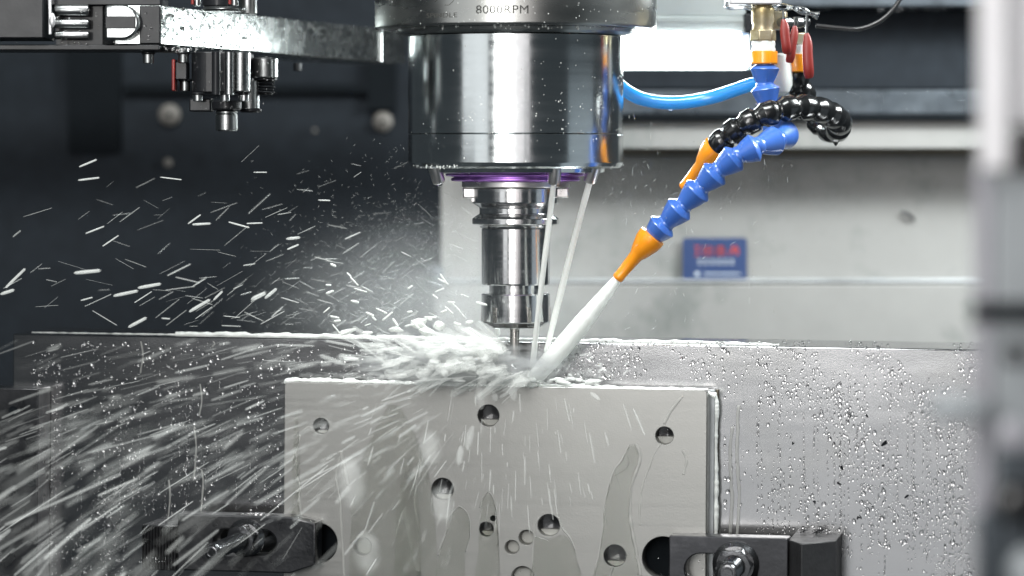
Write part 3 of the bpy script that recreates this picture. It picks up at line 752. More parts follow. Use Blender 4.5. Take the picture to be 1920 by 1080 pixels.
for (cx, y0, y1, k) in ((1290, 780, 1000, 26), (1262, 860, 1000, 12), (1300, 760, 830, 6), (1240, 900, 1000, 8), (590, 850, 960, 8), (1215, 820, 1000, 8)):
    for i in range(k):
        r = px(random.uniform(1.2, 3)); dome(drops, F(random.gauss(cx, 7), random.uniform(y0, y1), DP), r, r*random.uniform(1, 3), random.gauss(.1, .3), .6, True)
for i in range(120):
    r = px(random.uniform(.5, 1.2)); dome(drops, F(random.uniform(560, 1320), random.uniform(745, 1080), DP), r, r*1.4, 0, .6)
for i in range(40):
    r = px(random.uniform(.8, 2.2)); dome(drops, F(random.uniform(1258, 1470), random.uniform(1015, 1078), DC1), r, r, 0, .6)
for i in range(50):
    r = px(random.uniform(1.0, 2.4)); dome(drops, F(random.uniform(262, 334), random.choice([1048, 1052, 1045]), DC0+.012), r*.6, r*1.6, 0, .6)
for i in range(30):
    r = px(random.uniform(.8, 3)); dome(drops, F(random.uniform(520, 590), random.uniform(990, 1062), DC1), r, r*1.6, random.uniform(-.5, .5), .6)
o = drops.obj('plate_drops', 'drop', smooth=180); o.matrix_world = FM
tag(o, 'coolant drops on the plate and clamps', 'water drops', kind='stuff')

# rivulets down the plate (edges of the running film)
riv = MB()
def rivulet(pts, w=1.6, d=DP, flat=.5):
    P3 = spline([F(x, y, d) for x, y in pts], 8)
    P3 = [p+Vector((noise.noise(p*90)*px(2), 0, 0)) for p in P3]
    riv.tube(P3, [1.5*px(w)*(1+.45*noise.noise(p*160)) for p in P3], 8)
rivulet([(642, 850), (630, 890), (638, 950), (641, 1000), (646, 1085)], 1.8)
rivulet([(563, 815), (555, 850), (558, 890), (562, 925), (563, 965)], 1.7)
rivulet([(563, 815), (580, 800), (592, 812)], 1.2)
rivulet([(640, 845), (646, 880), (652, 910)], 2.4)
rivulet([(822, 1042), (835, 1000), (843, 970), (855, 955), (862, 950), (876, 962), (881, 990), (874, 1035)], 1.4)
rivulet([(900, 952), (905, 935), (915, 923), (925, 935), (931, 965), (932, 1025)], 1.3)
rivulet([(1245, 795), (1262, 765), (1280, 742)], 2.2)
rivulet([(1240, 832), (1228, 850), (1218, 875), (1205, 910), (1200, 950), (1200, 985)], 1.6)
rivulet([(1180, 835), (1172, 850), (1165, 865), (1150, 885), (1140, 920), (1132, 960), (1130, 1000), (1120, 1050), (1115, 1085)], 1.6)
rivulet([(1192, 832), (1199, 850), (1197, 875), (1186, 905), (1181, 960), (1186, 1000), (1195, 1040), (1200, 1080)], 2.6)
rivulet([(1172, 852), (1178, 862), (1174, 878), (1150, 892)], 1.3)
rivulet([(1280, 845), (1287, 865), (1283, 890)], 1.9)
rivulet([(1048, 970), (1054, 990), (1068, 1008), (1078, 1030)], 1.5)
rivulet([(1012, 970), (1003, 985), (1001, 1010), (999, 1050), (1001, 1085)], 1.4)
rivulet([(1150, 1062), (1147, 1072), (1143, 1085)], 2)
rivulet([(909, 1005), (909, 1023)], .9); rivulet([(915, 1006), (915, 1025)], .8)
rivulet([(560, 740), (556, 780), (554, 830), (553, 900)], 1.0)
for x, y0, y1 in ((1385, 760, 1010), (1372, 800, 1000)):
    rivulet([(x, y0), (x-3, (y0*2+y1)/3), (x+1, (y0+2*y1)/3), (x-2, y1)], 2.2, 0)
for x, y0, y1 in ((265+0, 640, 700), (660, 870, 960), (375, 720, 780), (400, 640, 650), (378, 880, 960), (316, 900, 980), (365, 800, 900)):
    if x < 530: rivulet([(x, y0), (x+3, (y0+y1)/2), (x-2, y1)], .9, 0)
o = riv.obj('coolant_rivulets', 'rivulet', smooth=180); o.matrix_world = FM
tag(o, 'thin glossy rivulets of coolant running down the plate', 'coolant', kind='stuff')

# milky film sheets sliding down the plate
film = MB()
def sheet(pts, d=DP+.0004, th=.0006):
    film.prism([(F(x, y, d).x, F(x, y, d).z) for x, y in pts], -.0006, th, T(0, -d, 0) @ FRONT)
def wob(x0, x1, y0, y1, amp=4, n=14):
    s0 = random.random()*50; L_ = []; R_2 = []
    for k in range(n+1):
        y = y0+(y1-y0)*k/n; wv = (1-.9*(1-k/n)**3)
        c = (x0+x1)/2; h = (x1-x0)/2*wv
        L_.append((c-h+amp*noise.noise(Vector((y*.02, s0, 0))), y)); R_2.append((c+h+amp*noise.noise(Vector((y*.02, s0+9, 0))), y))
    return L_+R_2[::-1]
for a_ in ((548, 563, 770, 965), (655, 820, 760, 1100), (740, 790, 860, 1100)):
    sheet(wob(*a_))
def lobe(pts):
    q = [Vector((x, y, 0)) for x, y in pts]; q = spline(q+[q[0]], 5)[:-1]
    sheet([(v.x+2*noise.noise(v*.05), v.y) for v in q])
lobe([(862, 950), (878, 968), (881, 1000), (872, 1040), (866, 1098), (818, 1098), (824, 1040), (838, 995), (846, 965)])
lobe([(915, 921), (928, 945), (934, 1000), (934, 1098), (893, 1098), (896, 1040), (899, 990), (902, 945)])
lobe([(1004, 1005), (1030, 1012), (1056, 1003), (1072, 1022), (1082, 1050), (1084, 1098), (1000, 1098), (1000, 1050)])
lobe([(1178, 836), (1192, 834), (1196, 860), (1186, 905), (1180, 960), (1186, 1010), (1196, 1098), (1113, 1098), (1124, 1040), (1131, 985), (1136, 935), (1150, 888), (1166, 862)])
o = film.obj('coolant_film', 'film', smooth=60, bevel=.0005, seg=3); o.matrix_world = FM
tag(o, 'thin milky film of coolant sliding down the steel plate', 'coolant', kind='stuff')

# foam ridges lying along the top edges of block and plate
def ridge(name, pts, r, dcen, label, amp=.6, mat='foam'):
    P3 = spline([F(x, y, dcen) for x, y in pts], 30)
    b = MB(); rad = []
    Q = []
    for p in P3:
        q = noise.noise(p*110)+.5*noise.noise(p*330)+.25*noise.noise(p*900)
        rad.append(px(r)*(1+amp*q)); Q.append(p+Vector((0, 0, px(r)*.45*noise.noise(p*170+Vector((3, 0, 0))))))
    b.tube(Q, rad, 12, 1.5)
    o = b.obj(name, mat, smooth=180); o.matrix_world = FM
    return tag(o, label, 'foam', kind='stuff')
ridge('plate_foam', [(536, 719), (548, 713), (640, 715), (740, 719), (850, 723), (960, 723), (1100, 726), (1180, 729), (1260, 732), (1320, 735), (1342, 742)], 5, .022, 'white coolant foam lying along the top edge of the plate')
ridge('plate_foam', [(1338, 738), (1343, 760), (1342, 820), (1343, 900), (1342, 1005)], 4.5, .009, 'milky coolant running in the gap down the right edge of the plate', .5)
ridge('block_foam', [(330, 627), (420, 627), (520, 629), (640, 631), (780, 634), (900, 637), (1000, 638), (1100, 640), (1200, 641), (1330, 644), (1460, 648)], 4.6, -.02, 'white coolant foam running along the top edge of the work block', .5)
ridge('block_foam', [(60, 624), (200, 626), (340, 628)], 1.8, -.02, 'thin pale wet line along the left end of the block top', .4)
ridge('block_foam', [(1440, 649), (1600, 652), (1720, 654), (1850, 657)], 3.2, -.03, 'clear water beads along the right end of the block top', 1.2, 'drop')
ridge('clamp_foam', [(380, 972), (440, 968), (480, 963), (520, 969), (560, 972), (590, 980)], 3.5, DC1-.006, 'thin bubbly coolant film on top of the left clamp strap', .8, 'drop')

# ================================================================== HOSES
def hose_profile(R, fat=False):
    # downstream (neck) -> upstream (rim)
    if fat: return [(.66*R, 0), (.74*R, .05), (.78*R, .18), (.99*R, .36), (1.0*R, .40), (1.0*R, .80), (.95*R, .86), (.78*R, .99), (.6*R, 1.0)]
    return [(.52*R, 0), (.58*R, .03), (.62*R, .13), (.66*R, .20), (.84*R, .44), (1.0*R, .74), (1.03*R, .78), (1.0*R, .82), (.92*R, .86), (.66*R, .98), (.55*R, 1.0)]
def hose(root, pts, R, mat, n=20):
    """pts listed from the fitting (upstream) to the nozzle; one segment between successive points"""
    for i in range(len(pts)-1):
        a = Vector(pts[i]); b = Vector(pts[i+1]); L = (a-b).length
        mtx = align(b, a); prof = [(r, t*L*1.06-.03*L) for r, t in hose_profile(R, mat == 'black')]
        # a ball filling the joint
        o = MB().lathe(prof, mtx, 28).obj('hose_segment', mat, smooth=28)
        o.parent = root; o.location = -root.location
        bb = MB().add([v*R*(.70 if mat == 'black' else .68) for v in ICO2_V], ICO2_F, T(*a)).obj('ball_joint', mat, o, smooth=180)
def hnoz(root, a, b, R0, R1, mat):
    L = (Vector(b)-Vector(a)).length
    prof = [(R0*.8, -.1*L), (R0*.98, -.08*L), (R0, 0), (R0*.96, .10*L), (R0*.66, .34*L), (R0*.50, .42*L), (R1*1.08, .9*L), (R1*1.15, .92*L), (R1*1.12, .985*L), (R1, L), (R1*.7, L), (R1*.65, .9*L)]
    o = MB().lathe(prof, align(a, b), 36).obj('nozzle', mat, smooth=40); o.parent = root; o.location = -root.location
RB = px(26.5)
blue = empty('blue_coolant_hose', P(1434, 110, 0), 'blue segmented coolant hose with orange nozzle firing white coolant', 'coolant hose')
bpts = [P(1434, 122, .0), P(1434, 160, .0), P(1440, 200, .0), P(1450, 238, .0), P(1474, 250, -.018), P(1458, 262, -.045), P(1421, 274, -.058), P(1383, 292, -.058), P(1346, 320, -.055), P(1314, 351, -.05), P(1280, 386, -.045), P(1247, 419, -.04), P(1219, 448, -.036)]
hose(blue, bpts, RB, 'blue')
hnoz(blue, P(1219, 448, -.036), P(1157, 523, -.03), px(26), px(9.5), 'orange')
def bpart(o): o.parent = blue; o.location = -blue.location; return o
def vl(xc, prof, Y, n=32):
    return MB().lathe([(px(r, Y), P(xc, y, Y).z) for r, y in prof], T(P(xc, 0, Y).x, Y, 0), n)
bpart(vl(1432.5, [(20, 97), (25, 96), (25.5, 98), (25.5, 118), (24, 120), (18, 121)], 0).obj('orange_collar', 'orange'))
bpart(vl(1432, [(18, 76), (21, 77), (22, 82), (21, 88), (22.5, 92), (22, 96.5), (17, 97)], 0).obj('white_thread', 'white_pl'))
c = P(1431, 0, 0)
bpart(MB().prism(hexpoly(px(25), .12), P(0, 77, 0).z, P(0, 56, 0).z, T(c.x, 0, 0)).obj('hex_nut', 'brass', bevel=.0008))
bpart(vl(1430, [(17, 10), (20, 14), (22, 20), (21, 24), (21.5, 40), (19, 46), (20, 56)], 0).obj('brass_elbow', 'brass'))
RK = px(24)
blackh = empty('black_coolant_hose', P(1492, 120, .03), 'black segmented coolant hose curling over the blue one with idle orange nozzle', 'coolant hose')
kpts = [P(1492, 128, .04), P(1497, 163, .05), P(1516, 192, .062), P(1528, 222, .072), P(1548, 242, .064), P(1568, 246, .048), P(1576, 234, .030), P(1569, 221, .012), P(1550, 209, -.002), P(1524, 202, -.016), P(1490, 200, -.027), P(1457, 207, -.035), P(1420, 221, -.036), P(1388, 238, -.034), P(1362, 257, -.03), P(1338, 280, -.022)]
hose(blackh, kpts, RK, 'black')
hnoz(blackh, P(1338, 280, -.022), P(1281, 352, -.006), px(24), px(9), 'orange')
def kpart(o): o.parent = blackh; o.location = -blackh.location; return o
kpart(vl(1494, [(19, 103), (25, 102), (26, 105), (26, 128), (25, 134), (18, 136)], .04).obj('orange_collar', 'orange'))
kpart(vl(1493, [(17, 84), (21, 85), (22, 90), (21, 96), (22, 102)], .04).obj('white_thread', 'white_pl'))
kpart(MB().prism(hexpoly(px(24), .5), P(0, 84, .04).z, P(0, 62, .04).z, T(P(1490, 0, .04).x, .04, 0)).obj('hex_nut', 'brass', bevel=.0008))
kpart(MB().lathe([(px(5), 0), (px(6), px(4)), (px(4), px(8)), (px(1), px(12))], T(*P(1567, 262, .03)) @ Matrix.Rotation(PI, 4, 'X'), 16).obj('hanging_drop', 'drop'))
b = MB()
for pts_, r_, k_ in ((bpts, RB, 90), (kpts, RK, 70)):
    for i in range(k_):
        j = random.randrange(len(pts_)-1); c = Vector(pts_[j]).lerp(Vector(pts_[j+1]), random.random())
        a_ = random.uniform(-2.6, .2); d = Vector((math.sin(a_)*.9, -abs(math.cos(a_)), random.uniform(-1, 1))).normalized()
        b.add([v*px(random.choice([.8, 1.1, 1.6, 2.2])) for v in ICO_V], ICO_F, T(*(c+d*r_*.86)))
tag(b.obj('hose_drops', 'drop'), 'small coolant drops clinging to the two segmented hoses', 'water drops', kind='stuff')
# manifold
man = empty('coolant_manifold', P(1430, 10, .02), 'pale wet manifold block with brass fittings at the top of the hoses', 'manifold')
def mp_(o): o.parent = man; o.location = -man.location; return o
a = P(1367, 8, -.01); b_ = P(1466, -60, -.01); mp_(MB().box(a.x, b_.x, -.01, .05, a.z, b_.z).obj('manifold_block', 'alu', bevel=.001))
m = MB(); pts = [P(1360, 10, 0), P(1400, 14, 0), P(1440, 13, .0), P(1480, 14, .01), P(1510, 22, .02), P(1535, 30, .02)]
m.tube(spline(pts, 6), [px(6)+px(2)*math.sin(i*.9) for i in range(31)], 10, 1.6); mp_(m.obj('grease_lump', 'water'))
mp_(MB().prism(hexpoly(px(24), .3), P(0, 56, .03).z, P(0, 22, .03).z, T(P(1455, 0, .03).x, .03, 0)).obj('brass_body', 'brass', bevel=.001))
c0 = P(1462, 42, .0); c1 = P(1535, 42, .03)
mp_(MB().lathe([(px(8), 0), (px(10), .003), (px(10), .010), (px(6), .011), (px(6), .016), (px(11), .0165), (px(11), .022), (px(5), .024), (px(9), .0245), (px(9), .03)], align(c0, c1), 24).obj('side_fitting', 'arm_bright'))
mp_(vl(1462, [(15, 100), (20, 104), (24, 125), (25, 145), (24, 160), (18, 172), (8, 177)], .035).obj('white_cap', 'white_pl'))
# red sleeved levers
def lever(x0, y0, x1, y1, x2, y2, Y, wd, label):
    e = empty('red_lever', P(x0, y0, Y), label, 'valve lever', 'red sleeved valve levers')
    def q(o): o.parent = e; o.location = -e.location; return o
    q(MB().tube([P(x0, y0, Y), P(x1, y1, Y)], px(2.6), 8).obj('steel_tang', 'arm_bright'))
    P3 = spline([P(x1, y1, Y), P(x1+(x2-x1)*.15+1, y1+(y2-y1)*.2, Y-.001), P(x1+(x2-x1)*.4, y1+(y2-y1)*.45, Y-.002), P(x1+(x2-x1)*.75, y1+(y2-y1)*.78, Y-.002), P(x2, y2, Y)], 5)
    k = len(P3); w_ = [px(wd)*(.35+.65*math.sin(min(1, i/k*2.6)*PI/2))*(1-.45*max(0, (i/k-.75)*4)**2) for i in range(k)]
    q(MB().tube(P3, w_, 14, .55).obj('rubber_sleeve', 'red', smooth=60))
lever(1469, 20, 1469, 36, 1476, 100, -.012, 9, 'leftmost red rubber sleeved lever hanging beside the brass fitting')
lever(1491, 32, 1490, 48, 1480, 117, -.006, 8.5, 'middle red rubber sleeved lever overlapping its left neighbour')
lever(1513, 28, 1512, 62, 1517, 146, .0, 10, 'rightmost and longest red rubber sleeved lever over the black hose')
# air tube
tb = empty('blue_air_tube', P(1285, 190, .08), 'bright blue air tube sagging below the lamp with a hanging drop', 'air tube')
m = MB(); m.tube(spline([P(1130, 130, .08), P(1168, 166, .08), P(1205, 186, .08), P(1262, 193, .08), P(1330, 184, .08), P(1405, 160, .07), P(1450, 150, .06)], 10), px(12.5, .08), 24)
o = m.obj('tube_wall', 'tube', smooth=60); o.parent = tb; o.location = -tb.location
m = MB().lathe([(px(8), 0), (px(7), px(3)), (px(4), px(6)), (px(1), px(9))], T(*P(1257, 201, .08)) @ Matrix.Rotation(PI, 4, 'X'), 16); o = m.obj('hanging_drop', 'drop'); o.parent = tb; o.location = -tb.location
m = MB(); m.tube(spline([P(1530, 48, .1), P(1570, 52, .1), P(1610, 54, .1), P(1645, 42, .1), P(1670, 22, .1), P(1690, -5, .1), P(1710, -40, .1)], 8), px(4, .1), 12)
tag(m.obj('black_cable', 'cable', smooth=60), 'thin black cable looping out of the top behind the red levers', 'cable')

# ================================================================== FOREGROUND DOOR EDGE (out of focus, right)
YF = -1.15
door = empty('machine_door_edge', P(1870, 540, YF), 'blurred pale edge of the machine door close to the lens on the right', 'machine door')
def dpart(name, mat, x0, x1, y0, y1, Y, th, bevel=.0015):
    o = wbox(name, mat, x0, x1, y0, y1, Y, th, None, None, bevel); o.parent = door; o.location = -door.location; return o
dpart('white_post', 'door_light', 1838, 1893, -200, 318, YF-.02, .01)
dpart('door_panel', 'door_grey', 1862, 2100, 330, 1300, YF, .01)
dpart('seal_strip', 'door_lilac', 1832, 1861, 318, 1300, YF-.002, .01)
dpart('upper_panel', 'door_light', 1896, 2100, -200, 235, YF, .01)
dpart('black_catch', 'black', 1897, 2000, 240, 322, YF-.01, .008)
dpart('black_hinge_bar', 'wall_black', 1822, 2100, 566, 606, YF-.03, .004, .002)
dpart('lower_panel', 'strip', 1872, 2100, 850, 1300, YF-.012, .006)
dpart('lower_seal', 'strip', 1836, 1869, 960, 1300, YF-.014, .006)
dpart('pale_pin', 'door_grey', 1745, 1860, 745, 792, YF-.03, .012, .004)
def dround(x, y, r, mat, name, Y=YF-.03):
    c = P(x, y, Y); R = px(r, Y)
    o = MB().lathe([(R, 0), (R, R*.3), (R*.8, R*.6), (R*.3, R*.75)], align(c, c+Vector((0, -1, 0))), 32).obj(name, mat, smooth=60); o.parent = door; o.location = -door.location
dround(1905, 940, 42, 'black', 'black_knob'); dround(1898, 815, 30, 'door_lilac', 'pale_roller'); dround(1935, 1070, 46, 'door_grey', 'pale_disc')
dround(1905, 665, 22, 'black', 'hinge_screw')

# ================================================================== COOLANT IN FLIGHT
def jet(name, pts, radii, label, mat='jet', wav=.08, n=20):
    P3 = spline(pts, 14); k = len(P3); rad = []
    for i in range(k):
        t_ = i/(k-1)*(len(radii)-1); j = min(int(t_), len(radii)-2); r = radii[j]+(radii[j+1]-radii[j])*(t_-j)
        rad.append(px(r)*(1+wav*noise.noise(Vector((i*.35, len(name), radii[0])))))
    b = MB(); b.tube(P3, rad, n)
    return tag(b.obj(name, mat, smooth=180), label, 'coolant jet')
jet('coolant_jet', [N1b, P(1023, 470, -.045), P(1009, 590, -.03), P(998, 692, -.012)], [5.2, 5.2, 5.0, 5.5], 'thin white coolant stream falling in front of the tool holder')
jet('coolant_jet', [N2b, P(1077, 448, -.024), P(1051, 550, -.018), P(1024, 660, -.012)], [6.0, 5.6, 6.2, 5.0], 'thin white coolant stream slanting down just right of the tool holder')
jet('coolant_jet', [P(1157, 523, -.03), P(1128, 560, -.028), P(1092, 605, -.024), P(1050, 655, -.018), P(1008, 702, -.012), P(990, 722, -.010)], [8, 13, 17.5, 18.5, 16, 12], 'broad white coolant jet spreading from the orange nozzle to the cutter', wav=.05, n=28)

def fan(x, y):
    """direction (screen angle) in which coolant flies when seen at pixel x,y"""
    dx = x-975; dy = y-700
    return math.atan2(-dy, dx)
def add_streak(b, x, y, ang, L, w, Y, dY=0):
    x2 = x+L*math.cos(ang); y2 = y-L*math.sin(ang)
    cap(b, P(x, y, Y), P(x2, y2, Y+dY), px(w/2, Y))
R = random
# short bright streaks against the dark wall
b = MB(); bt = MB()
for i in range(290):
    u = R.random()
    if i < 120: x = R.uniform(0, 900); y = R.uniform(300, 615)
    else: x = 860-abs(R.gauss(0, 300)); y = 612-abs(R.gauss(0, 80))
    if x > 880 or x < -10: continue
    if y < 300+max(0, (400-x))*.2: continue
    ang = math.radians(R.choice([R.uniform(2, 45), R.uniform(15, 45), R.uniform(-32, 4)]) if x < 780 else R.uniform(-50, -10))
    L = R.uniform(14, 52)*(1.1 if x < 500 else .75); wd = R.choice([.9, 1.1, 1.4, 1.8, 2.2, 3.4, 4.4] if y > 400 else [.8, 1, 1.3, 1.8])
    wd *= .66 if x <= 700 else .5
    add_streak(b if R.random() < .5 else bt, x, y, ang, L, wd, R.uniform(-.15, .1), R.uniform(-.02, .02))
# hand-placed larger ones
for (x0_, y0_, x1_, y1_, wd) in ((148, 313, 182, 299, 4), (146, 338, 187, 333, 4), (138, 512, 190, 507, 8), (352, 420, 377, 402, 3.5), (360, 421, 396, 419, 5), (212, 555, 260, 545, 7), (258, 540, 303, 532, 7), (536, 448, 564, 445, 6), (538, 468, 561, 458, 4), (0, 552, 28, 543, 7), (10, 540, 48, 503, 6), (240, 614, 276, 595, 7), (354, 585, 395, 561, 7), (470, 562, 500, 548, 9), (496, 560, 520, 540, 7), (400, 563, 418, 545, 5), (475, 323, 501, 323, 2.4), (596, 375, 620, 376, 3), (428, 416, 468, 427, 3.5), (462, 419, 493, 418, 3), (300, 332, 341, 337, 2.5), (192, 462, 223, 441, 3), (160, 438, 196, 424, 3.5)):
    cap(b, P(x0_, y0_, -.03), P(x1_, y1_, -.03), px(wd/2))
b.obj('x', 'streak'); o1 = bpy.context.scene.collection.objects['x']; o1.name = 'spray_droplets'
tag(o1, 'stretched white coolant droplets flying across the dark wall', 'coolant spray', kind='stuff')
tag(bt.obj('fine_spray', 'streak_thin'), 'faint fine coolant droplets flying left of the cutter', 'coolant spray', kind='stuff')
# heavy fan to the lower left, in front of block and clamps
b = MB(); bt = MB()
for i in range(1300):
    a = math.radians(R.choice([R.uniform(184, 214), R.uniform(188, 230), R.uniform(195, 258)]))
    r = 120+R.random()**.7*950
    x = 955+r*math.cos(a); y = 695-r*math.sin(a)
    if x < -60 or y > 1150 or y < 632: continue
    if 300 < x < 700 and y > 900 and R.random() < .72: continue
    grav = min(1, r/900)*math.radians(19)*max(0, -math.cos(a))
    ang = a+grav+R.gauss(0, .09)          # flying direction
    L = R.lognormvariate(3.85, .5)*(.45+r/800); wd = R.choice([.8, 1.0, 1.2, 1.5, 2, 2.6, 3.5, 5, 7, 9.5])*(.4+.6*r/900)
    if a > math.radians(228): wd *= .6; L *= .7
    Y = -R.uniform(.05, .10+.66*min(1, r/800))
    q = b if (R.random() < .08 and wd < 5) else bt
    q.cur = R.choice([.3, .45, .6, .8, 1.0]) if wd > 3 else R.uniform(.5, 1.5)
    add_streak(q, x, y, ang, L, wd, Y, -R.uniform(0, .03))
for i in range(130):
    x = R.uniform(20, 620); y = R.uniform(636, 640+60+(620-x)*.22); bt.cur = R.uniform(.2, .75)
    add_streak(bt, x, y, math.radians(180+R.uniform(2, 16)+(620-x)*.022), R.uniform(20, 75), R.choice([1, 1.5, 2.4, 4, 6]), -R.uniform(.04, .35))
tag(b.obj('spray_fan', 'streak'), 'heavy white fan of coolant streaks thrown to the lower left', 'coolant spray', kind='stuff')
tag(bt.obj('spray_fan_fine', 'streak_thin'), 'thinner translucent coolant streaks within the fan at lower left', 'coolant spray', kind='stuff')
# dense torn sheet of coolant left of the cutter
b = MB(); bt = MB()
for i in range(520):
    x = 990-abs(R.gauss(0, 165)); y = R.uniform(640, 714)
    if x < 520 or (x > 945 and y < 694): continue
    t_ = (985-x)/450
    ang = PI+math.radians(R.gauss(20*((y-672)/50), 15)); L = R.uniform(15, 75); wd = R.choice([2, 3, 5, 8, 13, 17])*(1.1-.5*t_)
    bt.cur = R.uniform(.2, .8)*(1.15-.6*t_)
    add_streak(bt, x+10, y, ang, L, wd, -R.uniform(.012, .06))
b.cur = 1.0; bt.cur = .55; b2_ = MB(); b2_.cur = .75
def lump(b, x, y, rx, rz, Y, sd, hi=True, amp=.35):
    c = P(x, y, Y); s = Vector((sd*3.1, sd*1.7, 0))
    ang = R.uniform(-.3, .3)
    vs = []
    for v in ICO2_V:
        k = 1+amp*noise.noise(v*1.3+s)+amp*.6*noise.noise(v*3+s)
        vs.append(Vector((v.x*px(rx), v.y*px(min(rx, rz)), v.z*px(rz)))*k)
    b.add(vs, ICO2_F, T(*c) @ Matrix.Rotation(ang, 4, 'Y'))
b.cur = .9
for i in range(85):
    x = 944-abs(R.gauss(0, 95)); y = min(712, R.gauss(680, 17)); lump(b2_ if i % 3 == 0 else bt, x, y, R.uniform(8, 24), R.uniform(3, 10), -R.uniform(.02, .07), i, amp=.6)
for i in range(40): lump(bt, R.uniform(780, 990), R.gauss(713, 4), R.uniform(10, 28), R.uniform(3, 7), -.02, 100+i)
for i in range(26): lump(b if i % 2 else bt, R.uniform(985, 1120), 716+R.gauss(0, 4), R.uniform(5, 16), R.uniform(2, 5), -.02, 200+i)
for i, (x, y, rx, rz) in enumerate(((786, 606, 15, 9), (823, 610, 10, 9), (650, 622, 18, 5), (742, 618, 14, 5), (800, 622, 14, 8), (690, 624, 10, 4), (880, 604, 8, 4), (805, 598, 6, 3))):
    lump(b, x, y, rx, rz, -.01, 300+i)
for i in range(40):
    x = R.uniform(600, 900); y = 618-abs(R.gauss(0, 60)); ang = math.radians(R.uniform(-60, 45)); add_streak(b, x, y, ang, R.uniform(8, 26), R.uniform(2, 5), -R.uniform(0, .05))
add_streak(b, 932, 632, PI/2, 18, 12, 0.03)
tag(b2_.obj('splash_lumps', 'streak'), 'soft-edged white lumps of coolant thrown off beside the cutter', 'coolant splash', kind='stuff')
tag(b.obj('splash_clots', 'foam'), 'thick white clots of coolant bursting around the cutter', 'coolant splash', kind='stuff')
tag(bt.obj('splash_sheet', 'streak'), 'torn translucent sheet of coolant blown left of the cutter', 'coolant splash', kind='stuff')
# drips in front of the plate below the cut
b = MB(); bt = MB()
for i in range(95):
    x = R.gauss(960, 130); y = R.uniform(735, 950); 
    if not 640 < x < 1240: continue
    ang = -PI/2+(x-960)/700+R.gauss(0, .04); bt.cur = R.uniform(.25, .9); add_streak(bt, x, y, ang, R.uniform(8, 60), R.uniform(1.0, 4), -.03-R.random()*.05)
bt.cur = .75
for (x, y, rx, rz, Y) in ((900, 742, 11, 26, -.05), (962, 738, 9, 14, -.05), (928, 745, 7, 9, -.05), (805, 842, 17, 24, -.55), (828, 945, 18, 26, -.5), (660, 905, 22, 36, -.6), (880, 822, 8, 22, -.2), (862, 855, 7, 18, -.2), (688, 1035, 20, 30, -.55)):
    lump(bt, x, y, rx, rz, Y, x, amp=.2)
add_streak(bt, 1106, 735, -math.radians(38), 24, 8, -.05)
tag(bt.obj('falling_drips', 'streak_thin'), 'pale drips and blurred drops falling in front of the plate', 'coolant spray', kind='stuff')
# sparse specks to the right and mist
b = MB()
for i in range(240):
    x = R.uniform(1130, 1500); y = R.uniform(220, 640)
    if R.random() < (x-1130)/420: continue
    add_streak(b, x, y, math.radians(R.uniform(20, 120)), R.uniform(2, 14), R.uniform(.5, 1.2), R.uniform(-.08, .08))
for i in range(34):
    add_streak(b, R.gauss(1080, 40), R.gauss(680, 22), math.radians(R.uniform(-30, 60)), R.uniform(6, 16), R.uniform(2, 6), -.02)
for i in range(4200):
    x = R.gauss(770, 120); y = 640-abs(R.gauss(0, 130)); 
    if x > 1000 or y < 260: continue
    add_streak(b, x, y, math.radians(R.uniform(-70, 70)), R.uniform(2, 7), R.uniform(.3, .55), R.uniform(-.1, .15))
tag(b.obj('fine_mist_specks', 'streak_thin'), 'tiny drifting specks of coolant mist around the spindle', 'coolant mist', kind='stuff')
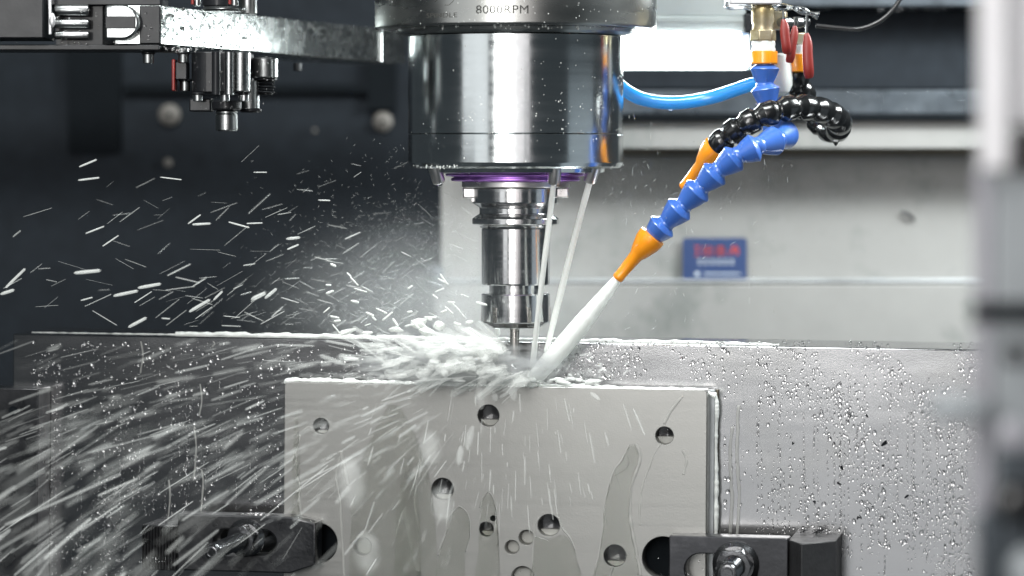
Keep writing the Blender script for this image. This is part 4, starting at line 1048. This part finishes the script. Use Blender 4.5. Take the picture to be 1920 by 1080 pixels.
# soft mist volume by the cutter
mm = bpy.data.materials.new('mist_volume'); mm.use_nodes = True; nt = mm.node_tree; nt.nodes.clear()
out = nt.nodes.new('ShaderNodeOutputMaterial'); pv = nt.nodes.new('ShaderNodeVolumePrincipled'); tc = nt.nodes.new('ShaderNodeTexCoord')
gr = nt.nodes.new('ShaderNodeTexGradient'); gr.gradient_type = 'SPHERICAL'; nz = nt.nodes.new('ShaderNodeTexNoise'); nz.inputs['Scale'].default_value = 3.5; nz.inputs['Detail'].default_value = 3
ml = nt.nodes.new('ShaderNodeMath'); ml.operation = 'MULTIPLY'; ml2 = nt.nodes.new('ShaderNodeMath'); ml2.operation = 'MULTIPLY'; ml2.inputs[1].default_value = 21
nt.links.new(tc.outputs['Object'], gr.inputs[0]); nt.links.new(tc.outputs['Object'], nz.inputs[0])
sq = nt.nodes.new('ShaderNodeMath'); sq.operation = 'POWER'; sq.inputs[1].default_value = 2.7; nt.links.new(gr.outputs[0], sq.inputs[0]); nt.links.new(sq.outputs[0], ml.inputs[0]); nt.links.new(nz.outputs[0], ml.inputs[1]); nt.links.new(ml.outputs[0], ml2.inputs[0]); nt.links.new(ml2.outputs[0], pv.inputs['Density'])
pv.inputs['Color'].default_value = (.95, .97, .97, 1); nt.links.new(pv.outputs[0], out.inputs['Volume'])
o = MB().add(ICO2_V, ICO2_F).obj('coolant_mist', mm, smooth=180)
o.location = P(810, 590, .10); o.scale = (px(480), .12, px(270))
tag(o, 'soft pale haze of atomised coolant left of the cutter', 'coolant mist', kind='stuff')

mm2 = mm.copy(); mm2.name = 'splash_volume'; n2 = mm2.node_tree
for nd in n2.nodes:
    if nd.type == 'TEX_NOISE': nd.inputs['Scale'].default_value = 3.0; nd.inputs['Detail'].default_value = 6; NZ = nd
    if nd.type == 'MATH' and nd.operation == 'MULTIPLY' and not nd.inputs[1].is_linked: nd.inputs[1].default_value = 380
    if nd.type == 'MATH' and nd.operation == 'POWER': nd.inputs[1].default_value = 1.2
mr = n2.nodes.new('ShaderNodeMapRange'); mr.inputs[1].default_value = .40; mr.inputs[2].default_value = .72
for l in list(n2.links):
    if l.from_node == NZ: t_ = l.to_socket; n2.links.remove(l); n2.links.new(NZ.outputs[0], mr.inputs[0]); n2.links.new(mr.outputs[0], t_)
mpn = n2.nodes.new('ShaderNodeMapping'); mpn.inputs['Scale'].default_value = (1.6, 1, 1.3)
for l in list(n2.links):
    if l.to_node == NZ: f_ = l.from_socket; n2.links.remove(l); n2.links.new(f_, mpn.inputs[0]); n2.links.new(mpn.outputs[0], NZ.inputs[0])
o = MB().add(ICO2_V, ICO2_F).obj('splash_haze', mm2, smooth=180)
o.location = P(865, 684, -.035); o.scale = (px(215), .034, px(48))
tag(o, 'dense white cloud of shattered coolant beside the cutter', 'coolant splash', kind='stuff')
